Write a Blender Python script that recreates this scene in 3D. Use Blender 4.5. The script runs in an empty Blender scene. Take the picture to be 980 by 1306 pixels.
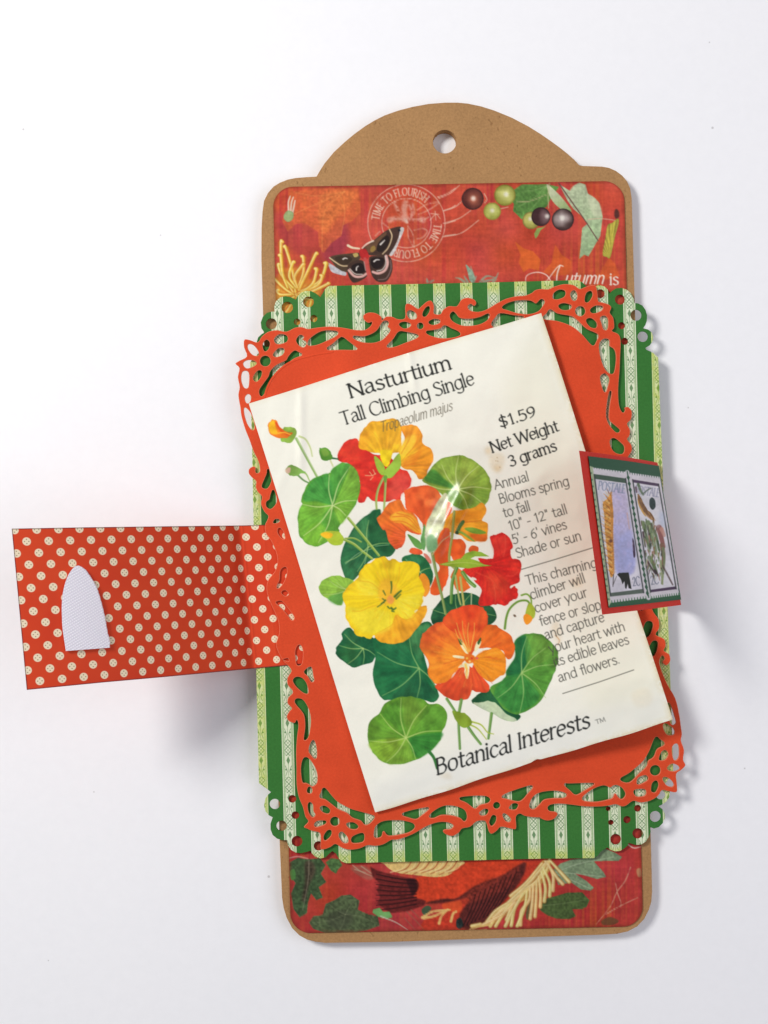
import bpy, math, random
import numpy as np
from mathutils import Vector

random.seed(7)
RNG = np.random.default_rng(11)

# ------------------------------------------------------------------ units
U = 0.00025                 # metres covered by one unit of the measuring grid on the table
H = 1500.0                  # camera height in those units
CX, CY = 490.0, 653.0       # grid point right under the camera


def W(px, py, z=0.0):
    """grid point (measured on the table, raised to height z) -> metres"""
    k = (H - z) / H * U
    return ((px - CX) * k, -(py - CY) * k, z * U)


def W_np(px, py, z):
    k = (H - z) / H * U
    return np.stack([(px - CX) * k, -(py - CY) * k, z * U], -1)


# ------------------------------------------------------------------ camera, world, lamps, exposure
sc = bpy.context.scene
COL = sc.collection
cam_d = bpy.data.cameras.new('camera')
cam = bpy.data.objects.new('camera', cam_d)
COL.objects.link(cam)
cam.location = (0, 0, H * U)
cam.rotation_euler = (0, 0, 0)
cam_d.sensor_fit = 'VERTICAL'
cam_d.angle = 2 * math.atan(653.0 / H)
cam_d.clip_start = 0.01
cam_d.clip_end = 50
sc.camera = cam

world = bpy.data.worlds.new('World')
sc.world = world
world.use_nodes = True
bg = world.node_tree.nodes['Background']
bg.inputs[0].default_value = (0.90, 0.92, 1.0, 1)
bg.inputs[1].default_value = 0.30

sc.view_settings.view_transform = 'Standard'
sc.view_settings.look = 'None'
sc.view_settings.exposure = 0.0
sc.view_settings.gamma = 1.0

key_d = bpy.data.lights.new('window_lamp', 'AREA')
key = bpy.data.objects.new('window_lamp', key_d)
COL.objects.link(key)
key_d.shape = 'RECTANGLE'
key_d.size = 0.20
key_d.size_y = 0.20
key_d.energy = 6.1
key_d.color = (1.0, 0.985, 0.955)
key.location = (-0.50, 0.36, 0.62)
key.rotation_euler = (Vector((0.0, 0.0, 0)) - key.location).to_track_quat('-Z', 'Y').to_euler()


fill_d = bpy.data.lights.new('fill_lamp', 'AREA')  # added soft fill, brightens the flaps that tilt away from the key
fill = bpy.data.objects.new('fill_lamp', fill_d)
COL.objects.link(fill)
fill_d.shape = 'RECTANGLE'
fill_d.size = 0.8
fill_d.size_y = 0.6
fill_d.energy = 2.6
fill_d.color = (0.93, 0.92, 1.0)
fill.location = (0.66, -0.02, 0.62)
fill.rotation_euler = (Vector((0.0, 0.0, 0)) - fill.location).to_track_quat('-Z', 'Y').to_euler()


# ------------------------------------------------------------------ node helper
class E:
    """tiny expression builder over Math nodes"""
    def __init__(self, nt, s):
        self.nt, self.s = nt, s

    def _op(self, op, a, b=None, c=None):
        n = self.nt.nodes.new('ShaderNodeMath')
        n.operation = op
        for i, v in enumerate((a, b, c)):
            if v is None:
                continue
            if isinstance(v, E):
                self.nt.links.new(v.s, n.inputs[i])
            else:
                n.inputs[i].default_value = float(v)
        return E(self.nt, n.outputs[0])

    def __add__(self, o): return self._op('ADD', self, o)
    def __radd__(self, o): return self._op('ADD', o, self)
    def __sub__(self, o): return self._op('SUBTRACT', self, o)
    def __rsub__(self, o): return self._op('SUBTRACT', o, self)
    def __mul__(self, o): return self._op('MULTIPLY', self, o)
    def __rmul__(self, o): return self._op('MULTIPLY', o, self)
    def __truediv__(self, o): return self._op('DIVIDE', self, o)
    def abs(self): return self._op('ABSOLUTE', self)
    def floor(self): return self._op('FLOOR', self)
    def frac(self): return self._op('FRACT', self)
    def sqrt(self): return self._op('SQRT', self)
    def min(self, o): return self._op('MINIMUM', self, o)
    def max(self, o): return self._op('MAXIMUM', self, o)
    def mod(self, m): return self._op('FLOORED_MODULO', self, m)
    def pingpong(self, m): return self._op('PINGPONG', self, m)

    def below(self, t, soft=0.5):
        """1 where self < t, soft edge"""
        n = self.nt.nodes.new('ShaderNodeMapRange')
        n.interpolation_type = 'SMOOTHSTEP'
        self.nt.links.new(self.s, n.inputs[0])
        n.inputs[1].default_value = t - soft
        n.inputs[2].default_value = t + soft
        n.inputs[3].default_value = 1
        n.inputs[4].default_value = 0
        return E(self.nt, n.outputs[0])


def lin(c):
    """sRGB 0..255 -> linear"""
    out = []
    for v in c[:3]:
        v = v / 255.0
        out.append(v / 12.92 if v <= 0.04045 else ((v + 0.055) / 1.055) ** 2.4)
    return tuple(out) + (1.0,)


def new_mat(name, rough=0.7, spec=0.3):
    m = bpy.data.materials.new(name)
    m.use_nodes = True
    nt = m.node_tree
    b = nt.nodes['Principled BSDF']
    b.inputs['Roughness'].default_value = rough
    b.inputs['Specular IOR Level'].default_value = spec
    return m, nt, b


def mixc(nt, fac, a, b, mode='MIX'):
    n = nt.nodes.new('ShaderNodeMix')
    n.data_type = 'RGBA'
    n.blend_type = mode
    for idx, v in ((0, fac), (6, a), (7, b)):
        if isinstance(v, E):
            nt.links.new(v.s, n.inputs[idx])
        elif hasattr(v, 'is_output'):
            nt.links.new(v, n.inputs[idx])
        else:
            n.inputs[idx].default_value = v
    return n.outputs[2]


def noise(nt, vec, scale, detail=3, rough=0.6, stretch=None):
    if stretch:
        mp = nt.nodes.new('ShaderNodeMapping')
        mp.inputs['Scale'].default_value = stretch
        nt.links.new(vec, mp.inputs[0])
        vec = mp.outputs[0]
    n = nt.nodes.new('ShaderNodeTexNoise')
    n.inputs['Scale'].default_value = scale
    n.inputs['Detail'].default_value = detail
    n.inputs['Roughness'].default_value = rough
    nt.links.new(vec, n.inputs['Vector'])
    return E(nt, n.outputs[0])


def bump(nt, b, hgt, strength, dist):
    n = nt.nodes.new('ShaderNodeBump')
    n.inputs['Strength'].default_value = strength
    n.inputs['Distance'].default_value = dist
    nt.links.new(hgt.s, n.inputs['Height'])
    nt.links.new(n.outputs[0], b.inputs['Normal'])


def objco(nt):
    return nt.nodes.new('ShaderNodeTexCoord').outputs['Object']


def uvxy(nt):
    u = nt.nodes.new('ShaderNodeUVMap')
    u.uv_map = 'sheet'
    s = nt.nodes.new('ShaderNodeSeparateXYZ')
    nt.links.new(u.outputs[0], s.inputs[0])
    return E(nt, s.outputs[0]) * 1000.0, E(nt, s.outputs[1]) * 1000.0, u.outputs[0]


GAIN = 0.86     # reflectance of a printed tone that reads as its full value under this light


def paper_mat(name, col, flecks=None, rough=0.75, grain=0.10, coarse=0.06, spec=0.12, bstr=0.25):
    m, nt, b = new_mat(name, rough, spec)
    co = objco(nt)
    base = tuple(v * GAIN for v in lin(col)[:3]) + (1,)
    n1 = noise(nt, co, 1400, 4, 0.7)
    n2 = noise(nt, co, 60, 3, 0.6)
    f = (n1 - 0.5) * (grain * 4) + (n2 - 0.5) * (coarse * 4) + 1.0
    cmb = nt.nodes.new('ShaderNodeCombineColor')
    for i in range(3):
        nt.links.new(f.s, cmb.inputs[i])
    c = mixc(nt, 1.0, base, cmb.outputs[0], 'MULTIPLY')
    if flecks:
        fl = noise(nt, co, 900, 2, 0.5, (1, 0.6, 1))
        k = fl.below(0.29, 0.06)
        c = mixc(nt, k * 0.55, c, tuple(v * GAIN for v in lin(flecks)[:3]) + (1,))
    nt.links.new(c, b.inputs['Base Color'])
    bump(nt, b, n1, bstr, 0.0001)
    return m


def print_mat(name, rough=0.6, spec=0.15, coat=0.0, weave=0.0, coat_rough=0.2):
    """printed paper: the print itself is the colour attribute 'print'"""
    m, nt, b = new_mat(name, rough, spec)
    a = nt.nodes.new('ShaderNodeVertexColor')
    a.layer_name = 'print'
    co = objco(nt)
    n1 = noise(nt, co, 1600, 3, 0.6)
    c = a.outputs[0]
    if weave:
        n2 = noise(nt, co, 900, 2, 0.5, (1, 0.12, 1))
        n3 = noise(nt, co, 900, 2, 0.5, (0.12, 1, 1))
        f = (n2 - 0.5) * weave + (n3 - 0.5) * weave + 1.0
        cmb = nt.nodes.new('ShaderNodeCombineColor')
        for i in range(3):
            nt.links.new(f.s, cmb.inputs[i])
        c = mixc(nt, 1.0, c, cmb.outputs[0], 'MULTIPLY')
    nt.links.new(c, b.inputs['Base Color'])
    if coat:
        b.inputs['Coat Weight'].default_value = coat
        b.inputs['Coat Roughness'].default_value = coat_rough
    bump(nt, b, n1, 0.12, 0.0001)
    return m


# ------------------------------------------------------------------ 2-D helpers
def smooth_closed(p, n=6):
    p = np.asarray(p, float)
    P0, P1, P2, P3 = np.roll(p, 1, 0), p, np.roll(p, -1, 0), np.roll(p, -2, 0)
    out = []
    for t in np.linspace(0, 1, n, endpoint=False):
        t2, t3 = t * t, t * t * t
        out.append(0.5 * ((2 * P1) + (-P0 + P2) * t + (2 * P0 - 5 * P1 + 4 * P2 - P3) * t2 + (-P0 + 3 * P1 - 3 * P2 + P3) * t3))
    return np.stack(out, 1).reshape(-1, 2)


def smooth_open(p, n=6):
    p = np.asarray(p, float)
    if len(p) < 3:
        return p
    q = np.vstack([2 * p[0] - p[1], p, 2 * p[-1] - p[-2]])
    out = []
    for i in range(1, len(q) - 2):
        P0, P1, P2, P3 = q[i - 1], q[i], q[i + 1], q[i + 2]
        for t in np.linspace(0, 1, n, endpoint=False):
            t2, t3 = t * t, t * t * t
            out.append(0.5 * ((2 * P1) + (-P0 + P2) * t + (2 * P0 - 5 * P1 + 4 * P2 - P3) * t2 + (-P0 + 3 * P1 - 3 * P2 + P3) * t3))
    out.append(p[-1])
    return np.array(out)


def C(ox, oy, s, pts):
    """points read off an enlarged view (offset ox, oy, magnification s) -> grid points"""
    return [(ox + x / s, oy + y / s) for x, y in pts]


def inflate(p, d):
    """push a closed loop outwards by d"""
    p = np.asarray(p, float)
    t = np.roll(p, -1, 0) - np.roll(p, 1, 0)
    t /= np.linalg.norm(t, axis=1)[:, None] + 1e-9
    n = np.stack([t[:, 1], -t[:, 0]], -1)
    q = np.roll(p, -1, 0)
    if (p[:, 0] * q[:, 1] - q[:, 0] * p[:, 1]).sum() < 0:
        n = -n
    return p + n * d


def inside(P, poly):
    m = np.zeros(len(P), bool)
    q = np.roll(poly, -1, 0)
    for (xa, ya), (xb, yb) in zip(poly, q):
        if ya != yb:
            m ^= ((P[:, 1] < ya) != (P[:, 1] < yb)) & (P[:, 0] < (xb - xa) * (P[:, 1] - ya) / (yb - ya) + xa)
    return m


def openings(outer, holes, want):
    """holes widened by up to want, kept clear of the outline and of each other"""
    out = []
    core = inflate(outer, -.7)
    for h in holes:
        for d in (want, want * .5, 0.0, -.4, -.8):
            p = inflate(h, d)
            fat = inflate(h, d + .7)
            c, r = p.mean(0), np.ptp(p, 0).max()
            ok = inside(fat, outer).all() and not inside(outer, fat).any()
            for q in out:
                if not ok:
                    break
                if np.abs(q.mean(0) - c).max() > r + np.ptp(q, 0).max():
                    continue
                ok = not inside(fat, q).any() and not inside(q, fat).any()
            if ok:
                out.append(p)
                break
    return out


def circ(x, y, r, n=20):
    return [(x + r * math.cos(a), y + r * math.sin(a)) for a in np.linspace(0, 2 * math.pi, n, endpoint=False)]


# ------------------------------------------------------------------ object helpers
def link(o, parent=None):
    COL.objects.link(o)
    if parent:
        o.parent = parent
        L = Vector(parent.location)
        q = parent.parent
        while q:
            L += q.location
            q = q.parent
        o.location = -L
    return o


def mesh_obj(name, verts, faces, mat, parent=None, uv=None, colors=None, smooth=False):
    me = bpy.data.meshes.new(name)
    verts = np.asarray(verts, np.float32)
    me.vertices.add(len(verts))
    me.vertices.foreach_set('co', verts.ravel())
    faces = np.asarray(faces, np.int32)
    nf, k = faces.shape
    me.loops.add(nf * k)
    me.loops.foreach_set('vertex_index', faces.ravel())
    me.polygons.add(nf)
    me.polygons.foreach_set('loop_start', np.arange(0, nf * k, k, dtype=np.int32))
    me.polygons.foreach_set('use_smooth', np.full(nf, smooth))
    if uv is not None:
        l = me.uv_layers.new(name='sheet')
        l.data.foreach_set('uv', np.asarray(uv, np.float32)[faces.ravel()].ravel())
    if colors is not None:
        ca = me.color_attributes.new('print', 'FLOAT_COLOR', 'POINT')
        c4 = np.ones((len(verts), 4), np.float32)
        c4[:, :3] = colors
        ca.data.foreach_set('color', c4.ravel())
    me.update(calc_edges=True)
    me.validate()
    me.materials.append(mat)
    o = bpy.data.objects.new(name, me)
    return link(o, parent)


def cut_sheet(name, loops, z0, z1, mat, parent=None, bev=0.4):
    """card cut along closed loops (first outer, then openings), between heights z0 and z1"""
    cu = bpy.data.curves.new('cut', 'CURVE')
    cu.dimensions = '2D'
    cu.fill_mode = 'BOTH'
    half = (z1 - z0) / 2 * U
    cu.bevel_depth = bev * U
    cu.bevel_resolution = 1
    cu.extrude = half - bev * U
    cu.offset = -bev * U
    for lp in loops:
        sp = cu.splines.new('POLY')
        sp.points.add(len(lp) - 1)
        for i, (x, y) in enumerate(lp):
            a = W(x, y, z1)
            sp.points[i].co = (a[0], a[1], 0, 1)
        sp.use_cyclic_u = True
    t = bpy.data.objects.new('cut', cu)
    COL.objects.link(t)
    dg = bpy.context.evaluated_depsgraph_get()
    me = bpy.data.meshes.new_from_object(t.evaluated_get(dg))
    bpy.data.objects.remove(t)
    bpy.data.curves.remove(cu)
    me.name = name
    n = len(me.vertices)
    co = np.empty(n * 3, np.float32)
    me.vertices.foreach_get('co', co)
    co = co.reshape(-1, 3)
    co[:, 2] += (z0 + z1) / 2 * U
    me.vertices.foreach_set('co', co.ravel())
    k = (H - z1) / H * U
    uv = np.stack([(co[:, 0] / k + CX) * .001, (CY - co[:, 1] / k) * .001], -1)
    li = np.empty(len(me.loops), np.int32)
    me.loops.foreach_get('vertex_index', li)
    while me.uv_layers:
        me.uv_layers.remove(me.uv_layers[0])
    l = me.uv_layers.new(name='sheet')
    l.data.foreach_set('uv', uv[li].astype(np.float32).ravel())
    me.polygons.foreach_set('use_smooth', np.zeros(len(me.polygons), bool))
    me.materials.clear()
    me.materials.append(mat)
    me.update()
    o = bpy.data.objects.new(name, me)
    return link(o, parent)


def grid_sheet(name, PX, PY, Z, thick, mat, parent=None, colors=None, uv=None, smooth=True):
    """a sheet given by a grid of grid points and heights; gets a wall all round and an underside"""
    r, c = PX.shape
    top = W_np(PX, PY, Z).reshape(-1, 3)
    bot = top.copy()
    bot[:, 2] -= thick * U
    idx = np.arange(r * c).reshape(r, c)
    a, b, d, e = idx[:-1, :-1], idx[:-1, 1:], idx[1:, 1:], idx[1:, :-1]
    f_top = np.stack([a, e, d, b], -1).reshape(-1, 4)
    # underside: a coarse copy of the grid
    ri = np.unique(np.append(np.arange(0, r, max(1, r // 40)), r - 1))
    ci = np.unique(np.append(np.arange(0, c, max(1, c // 40)), c - 1))
    sub = idx[np.ix_(ri, ci)]
    vb = bot[sub.ravel()]
    off = r * c
    si = off + np.arange(len(ri) * len(ci)).reshape(len(ri), len(ci))
    f_bot = np.stack([si[:-1, :-1], si[:-1, 1:], si[1:, 1:], si[1:, :-1]], -1).reshape(-1, 4)
    rim = np.concatenate([idx[0, :], idx[1:, -1], idx[-1, -2::-1], idx[-2:0:-1, 0]])
    off2 = off + len(vb)
    vr = np.concatenate([top[rim], bot[rim]])
    n = len(rim)
    k = np.arange(n)
    k2 = (k + 1) % n
    f_rim = np.stack([off2 + k, off2 + k2, off2 + n + k2, off2 + n + k], -1)
    verts = np.concatenate([top, vb, vr])
    faces = np.concatenate([f_top, f_bot, f_rim])
    cols = None
    if colors is not None:
        cc = colors.reshape(-1, 3)
        edge = cc[rim] * 0.5 + 0.5 * np.median(cc[rim], 0)
        cols = np.concatenate([cc, cc[sub.ravel()] * 0 + np.median(cc[rim], 0), edge, edge])
    uvs = None
    if uv is not None:
        u = uv.reshape(-1, 2)
        uvs = np.concatenate([u, u[sub.ravel()], u[rim], u[rim]])
    return mesh_obj(name, verts, faces, mat, parent, uvs, cols, smooth)


# ------------------------------------------------------------------ painter for the printed papers
def value_noise(h, w, cell, seed):
    g = np.random.default_rng(seed).random((int(h / cell) + 3, int(w / cell) + 3))
    yy = np.arange(h) / cell
    xx = np.arange(w) / cell
    y0 = yy.astype(int); x0 = xx.astype(int)
    fy = (yy - y0)[:, None]; fx = (xx - x0)[None, :]
    fy = fy * fy * (3 - 2 * fy); fx = fx * fx * (3 - 2 * fx)
    A = g[np.ix_(y0, x0)]; B = g[np.ix_(y0, x0 + 1)]; Cc = g[np.ix_(y0 + 1, x0)]; D = g[np.ix_(y0 + 1, x0 + 1)]
    return ((A * (1 - fx) + B * fx) * (1 - fy) + (Cc * (1 - fx) + D * fx) * fy) - 0.5


def box_blur(a, r):
    if r < 1:
        return a
    for ax in (0, 1):
        p = np.concatenate([np.repeat(np.take(a, [0], ax), r + 1, ax), a, np.repeat(np.take(a, [-1], ax), r, ax)], ax)
        cs = np.cumsum(p, ax)
        n = a.shape[ax]
        hi = np.take(cs, np.arange(2 * r + 1, 2 * r + 1 + n), ax)
        lo = np.take(cs, np.arange(0, n), ax)
        a = (hi - lo) / (2 * r + 1)
    return a


class Canvas:
    def __init__(s, x0, y0, x1, y1, S, bgcol):
        s.x0, s.y0, s.S = x0, y0, S
        s.w, s.h = int((x1 - x0) * S), int((y1 - y0) * S)
        s.a = np.empty((s.h, s.w, 3))
        s.a[:] = np.array(bgcol) / 255.0
        s.n1 = value_noise(s.h, s.w, 2.2 * S, 1)
        s.n2 = value_noise(s.h, s.w, 8 * S, 2)
        s.n3 = value_noise(s.h, s.w, 24 * S, 3)
        s.wash = 0.0
        s.ruffle = 1.5

    def box(s, p, pad):
        S = s.S
        i0 = max(0, int((p[:, 1].min() - pad - s.y0) * S)); i1 = min(s.h, int((p[:, 1].max() + pad - s.y0) * S) + 2)
        j0 = max(0, int((p[:, 0].min() - pad - s.x0) * S)); j1 = min(s.w, int((p[:, 0].max() + pad - s.x0) * S) + 2)
        if i1 <= i0 or j1 <= j0:
            return None
        Y, X = np.mgrid[i0:i1, j0:j1]
        return (slice(i0, i1), slice(j0, j1)), (X + .5) / S + s.x0, (Y + .5) / S + s.y0

    def mask(s, p, X, Y):
        m = np.zeros(X.shape, bool)
        q = np.roll(p, -1, 0)
        for (xa, ya), (xb, yb) in zip(p, q):
            if ya == yb:
                continue
            c = (Y < ya) != (Y < yb)
            m ^= c & (X < (xb - xa) * (Y - ya) / (yb - ya) + xa)
        return m

    def fill(s, pts, col, smooth=True, alpha=1.0, var=0.03, rad=None, grad=None, streak=None, rim=None, soft=0.0, blotch=0.03, tint=None):
        """rad=(cx,cy,r,inner colour)  grad=(x0,y0,x1,y1,end colour)  streak=(cx,cy,freq,amp)  rim=(colour,width,strength)"""
        p = smooth_closed(pts) if smooth else np.asarray(pts, float)
        if s.wash and smooth and len(p) > 40:
            k = len(p)
            wv = value_noise(2, k + 8, 2.2, int(abs(p[0, 0] * 7 + p[0, 1])))[0]
            p = inflate(p, 0.0) + (inflate(p, 1.0) - p) * (wv[:k] * np.minimum(1, np.arange(k)[::-1] / 8.0 + .2) * s.ruffle)[:, None]
        bx = s.box(p, soft * 2 + 1)
        if bx is None:
            return
        sl, X, Y = bx
        m = s.mask(p, X, Y).astype(float)
        if soft:
            m = box_blur(box_blur(m, int(soft * s.S)), int(soft * s.S))
        c = np.empty(X.shape + (3,))
        c[:] = np.array(col) / 255.0
        if grad:
            x0, y0, x1, y1, ec = grad
            d = np.array([x1 - x0, y1 - y0]); L2 = (d ** 2).sum()
            t = np.clip(((X - x0) * d[0] + (Y - y0) * d[1]) / L2 + s.n2[sl] * .5, 0, 1)[..., None]
            c = c * (1 - t) + np.array(ec) / 255.0 * t
        if rad:
            cx, cy, r, ic = rad
            t = np.clip(1 - np.hypot(X - cx, Y - cy) / r + s.n2[sl] * .5, 0, 1)[..., None]
            c = c * (1 - t) + np.array(ic) / 255.0 * t
        if streak:
            cx, cy, fr, am = streak
            ang = np.arctan2(Y - cy, X - cx)
            ph = np.hypot(X - cx, Y - cy)
            st = np.sin(ang * fr + s.n3[sl] * 6) * .5 + np.sin(ang * fr * 2.3 + 1.7 + s.n2[sl] * 3) * .5
            c = c * (1 + am * st * np.clip(ph / 8, 0, 1))[..., None]
        if rim:
            rc, rw, rs = rim
            b = box_blur(m, max(1, int(rw * s.S)))
            t = (np.clip((1 - b) * 2, 0, 1) * m * rs)[..., None]
            c = c * (1 - t) + np.array(rc) / 255.0 * t
        if s.wash:
            wt = (np.clip(.42 + s.n2[sl] * 1.5 + s.n3[sl] * 1.3, 0, 1) * s.wash)[..., None]
            tn = np.array((.80, .92, .52)) if col[1] > col[0] else np.array((1.0, .86, .46))
            c = c * (1 - wt) + (c * .5 + tn * .5) * wt
            dp = np.clip(s.n3[sl] * 2.2 - s.n2[sl] - .1, 0, 1)[..., None] * s.wash * 1.4
            c = c * (1 - dp * np.array((.55, .75, .9)))
        f = 1 + var * 2 * s.n1[sl] + blotch * 3 * s.n2[sl] + blotch * 2 * s.n3[sl]
        c = c * f[..., None]
        m = (m * alpha)[..., None]
        s.a[sl] = s.a[sl] * (1 - m) + np.clip(c, 0, 1) * m

    def stroke(s, pts, w0, w1, col, alpha=1.0, smooth=True, soft=0.45, widths=None, var=0.0):
        p = smooth_open(pts) if smooth else np.asarray(pts, float)
        if widths is None:
            widths = np.linspace(w0, w1, len(p))
        wm = float(np.max(widths))
        bx = s.box(p, wm + soft + 1)
        if bx is None:
            return
        sl, X, Y = bx
        best = np.full(X.shape, 1e9)
        for i in range(len(p) - 1):
            (xa, ya), (xb, yb) = p[i], p[i + 1]
            dx, dy = xb - xa, yb - ya
            L2 = dx * dx + dy * dy + 1e-9
            t = np.clip(((X - xa) * dx + (Y - ya) * dy) / L2, 0, 1)
            d = np.hypot(X - xa - t * dx, Y - ya - t * dy) - (widths[i] * (1 - t) + widths[i + 1] * t) / 2
            best = np.minimum(best, d)
        m = np.clip(.5 - best / (2 * soft), 0, 1) * alpha
        if var:
            m = m * np.clip(1 + var * 2 * (s.n1[sl] + s.n2[sl]), 0, 1)
        m = m[..., None]
        s.a[sl] = s.a[sl] * (1 - m) + np.array(col) / 255.0 * m

    def dot(s, x, y, r, col, alpha=1.0, soft=.5):
        s.stroke([(x, y), (x + .01, y)], 2 * r, 2 * r, col, alpha, False, soft)

    def sample(s, PX, PY, blur=1, gain=None):
        a = box_blur(s.a, blur)
        fx = np.clip((PX - s.x0) * s.S - .5, 0, s.w - 1.001); fy = np.clip((PY - s.y0) * s.S - .5, 0, s.h - 1.001)
        j = fx.astype(int); i = fy.astype(int)
        tx = (fx - j)[..., None]; ty = (fy - i)[..., None]
        v = (a[i, j] * (1 - tx) + a[i, j + 1] * tx) * (1 - ty) + (a[i + 1, j] * (1 - tx) + a[i + 1, j + 1] * tx) * ty
        v = np.clip(v, 0, 1)
        return np.where(v <= .04045, v / 12.92, ((v + .055) / 1.055) ** 2.4) * (gain or GAIN)


# ------------------------------------------------------------------ lettering: pen strokes (x height 50, capitals 70)
# 'L' straight strokes, 'S' curved strokes
def g(adv, *st):
    return adv, st


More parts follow.
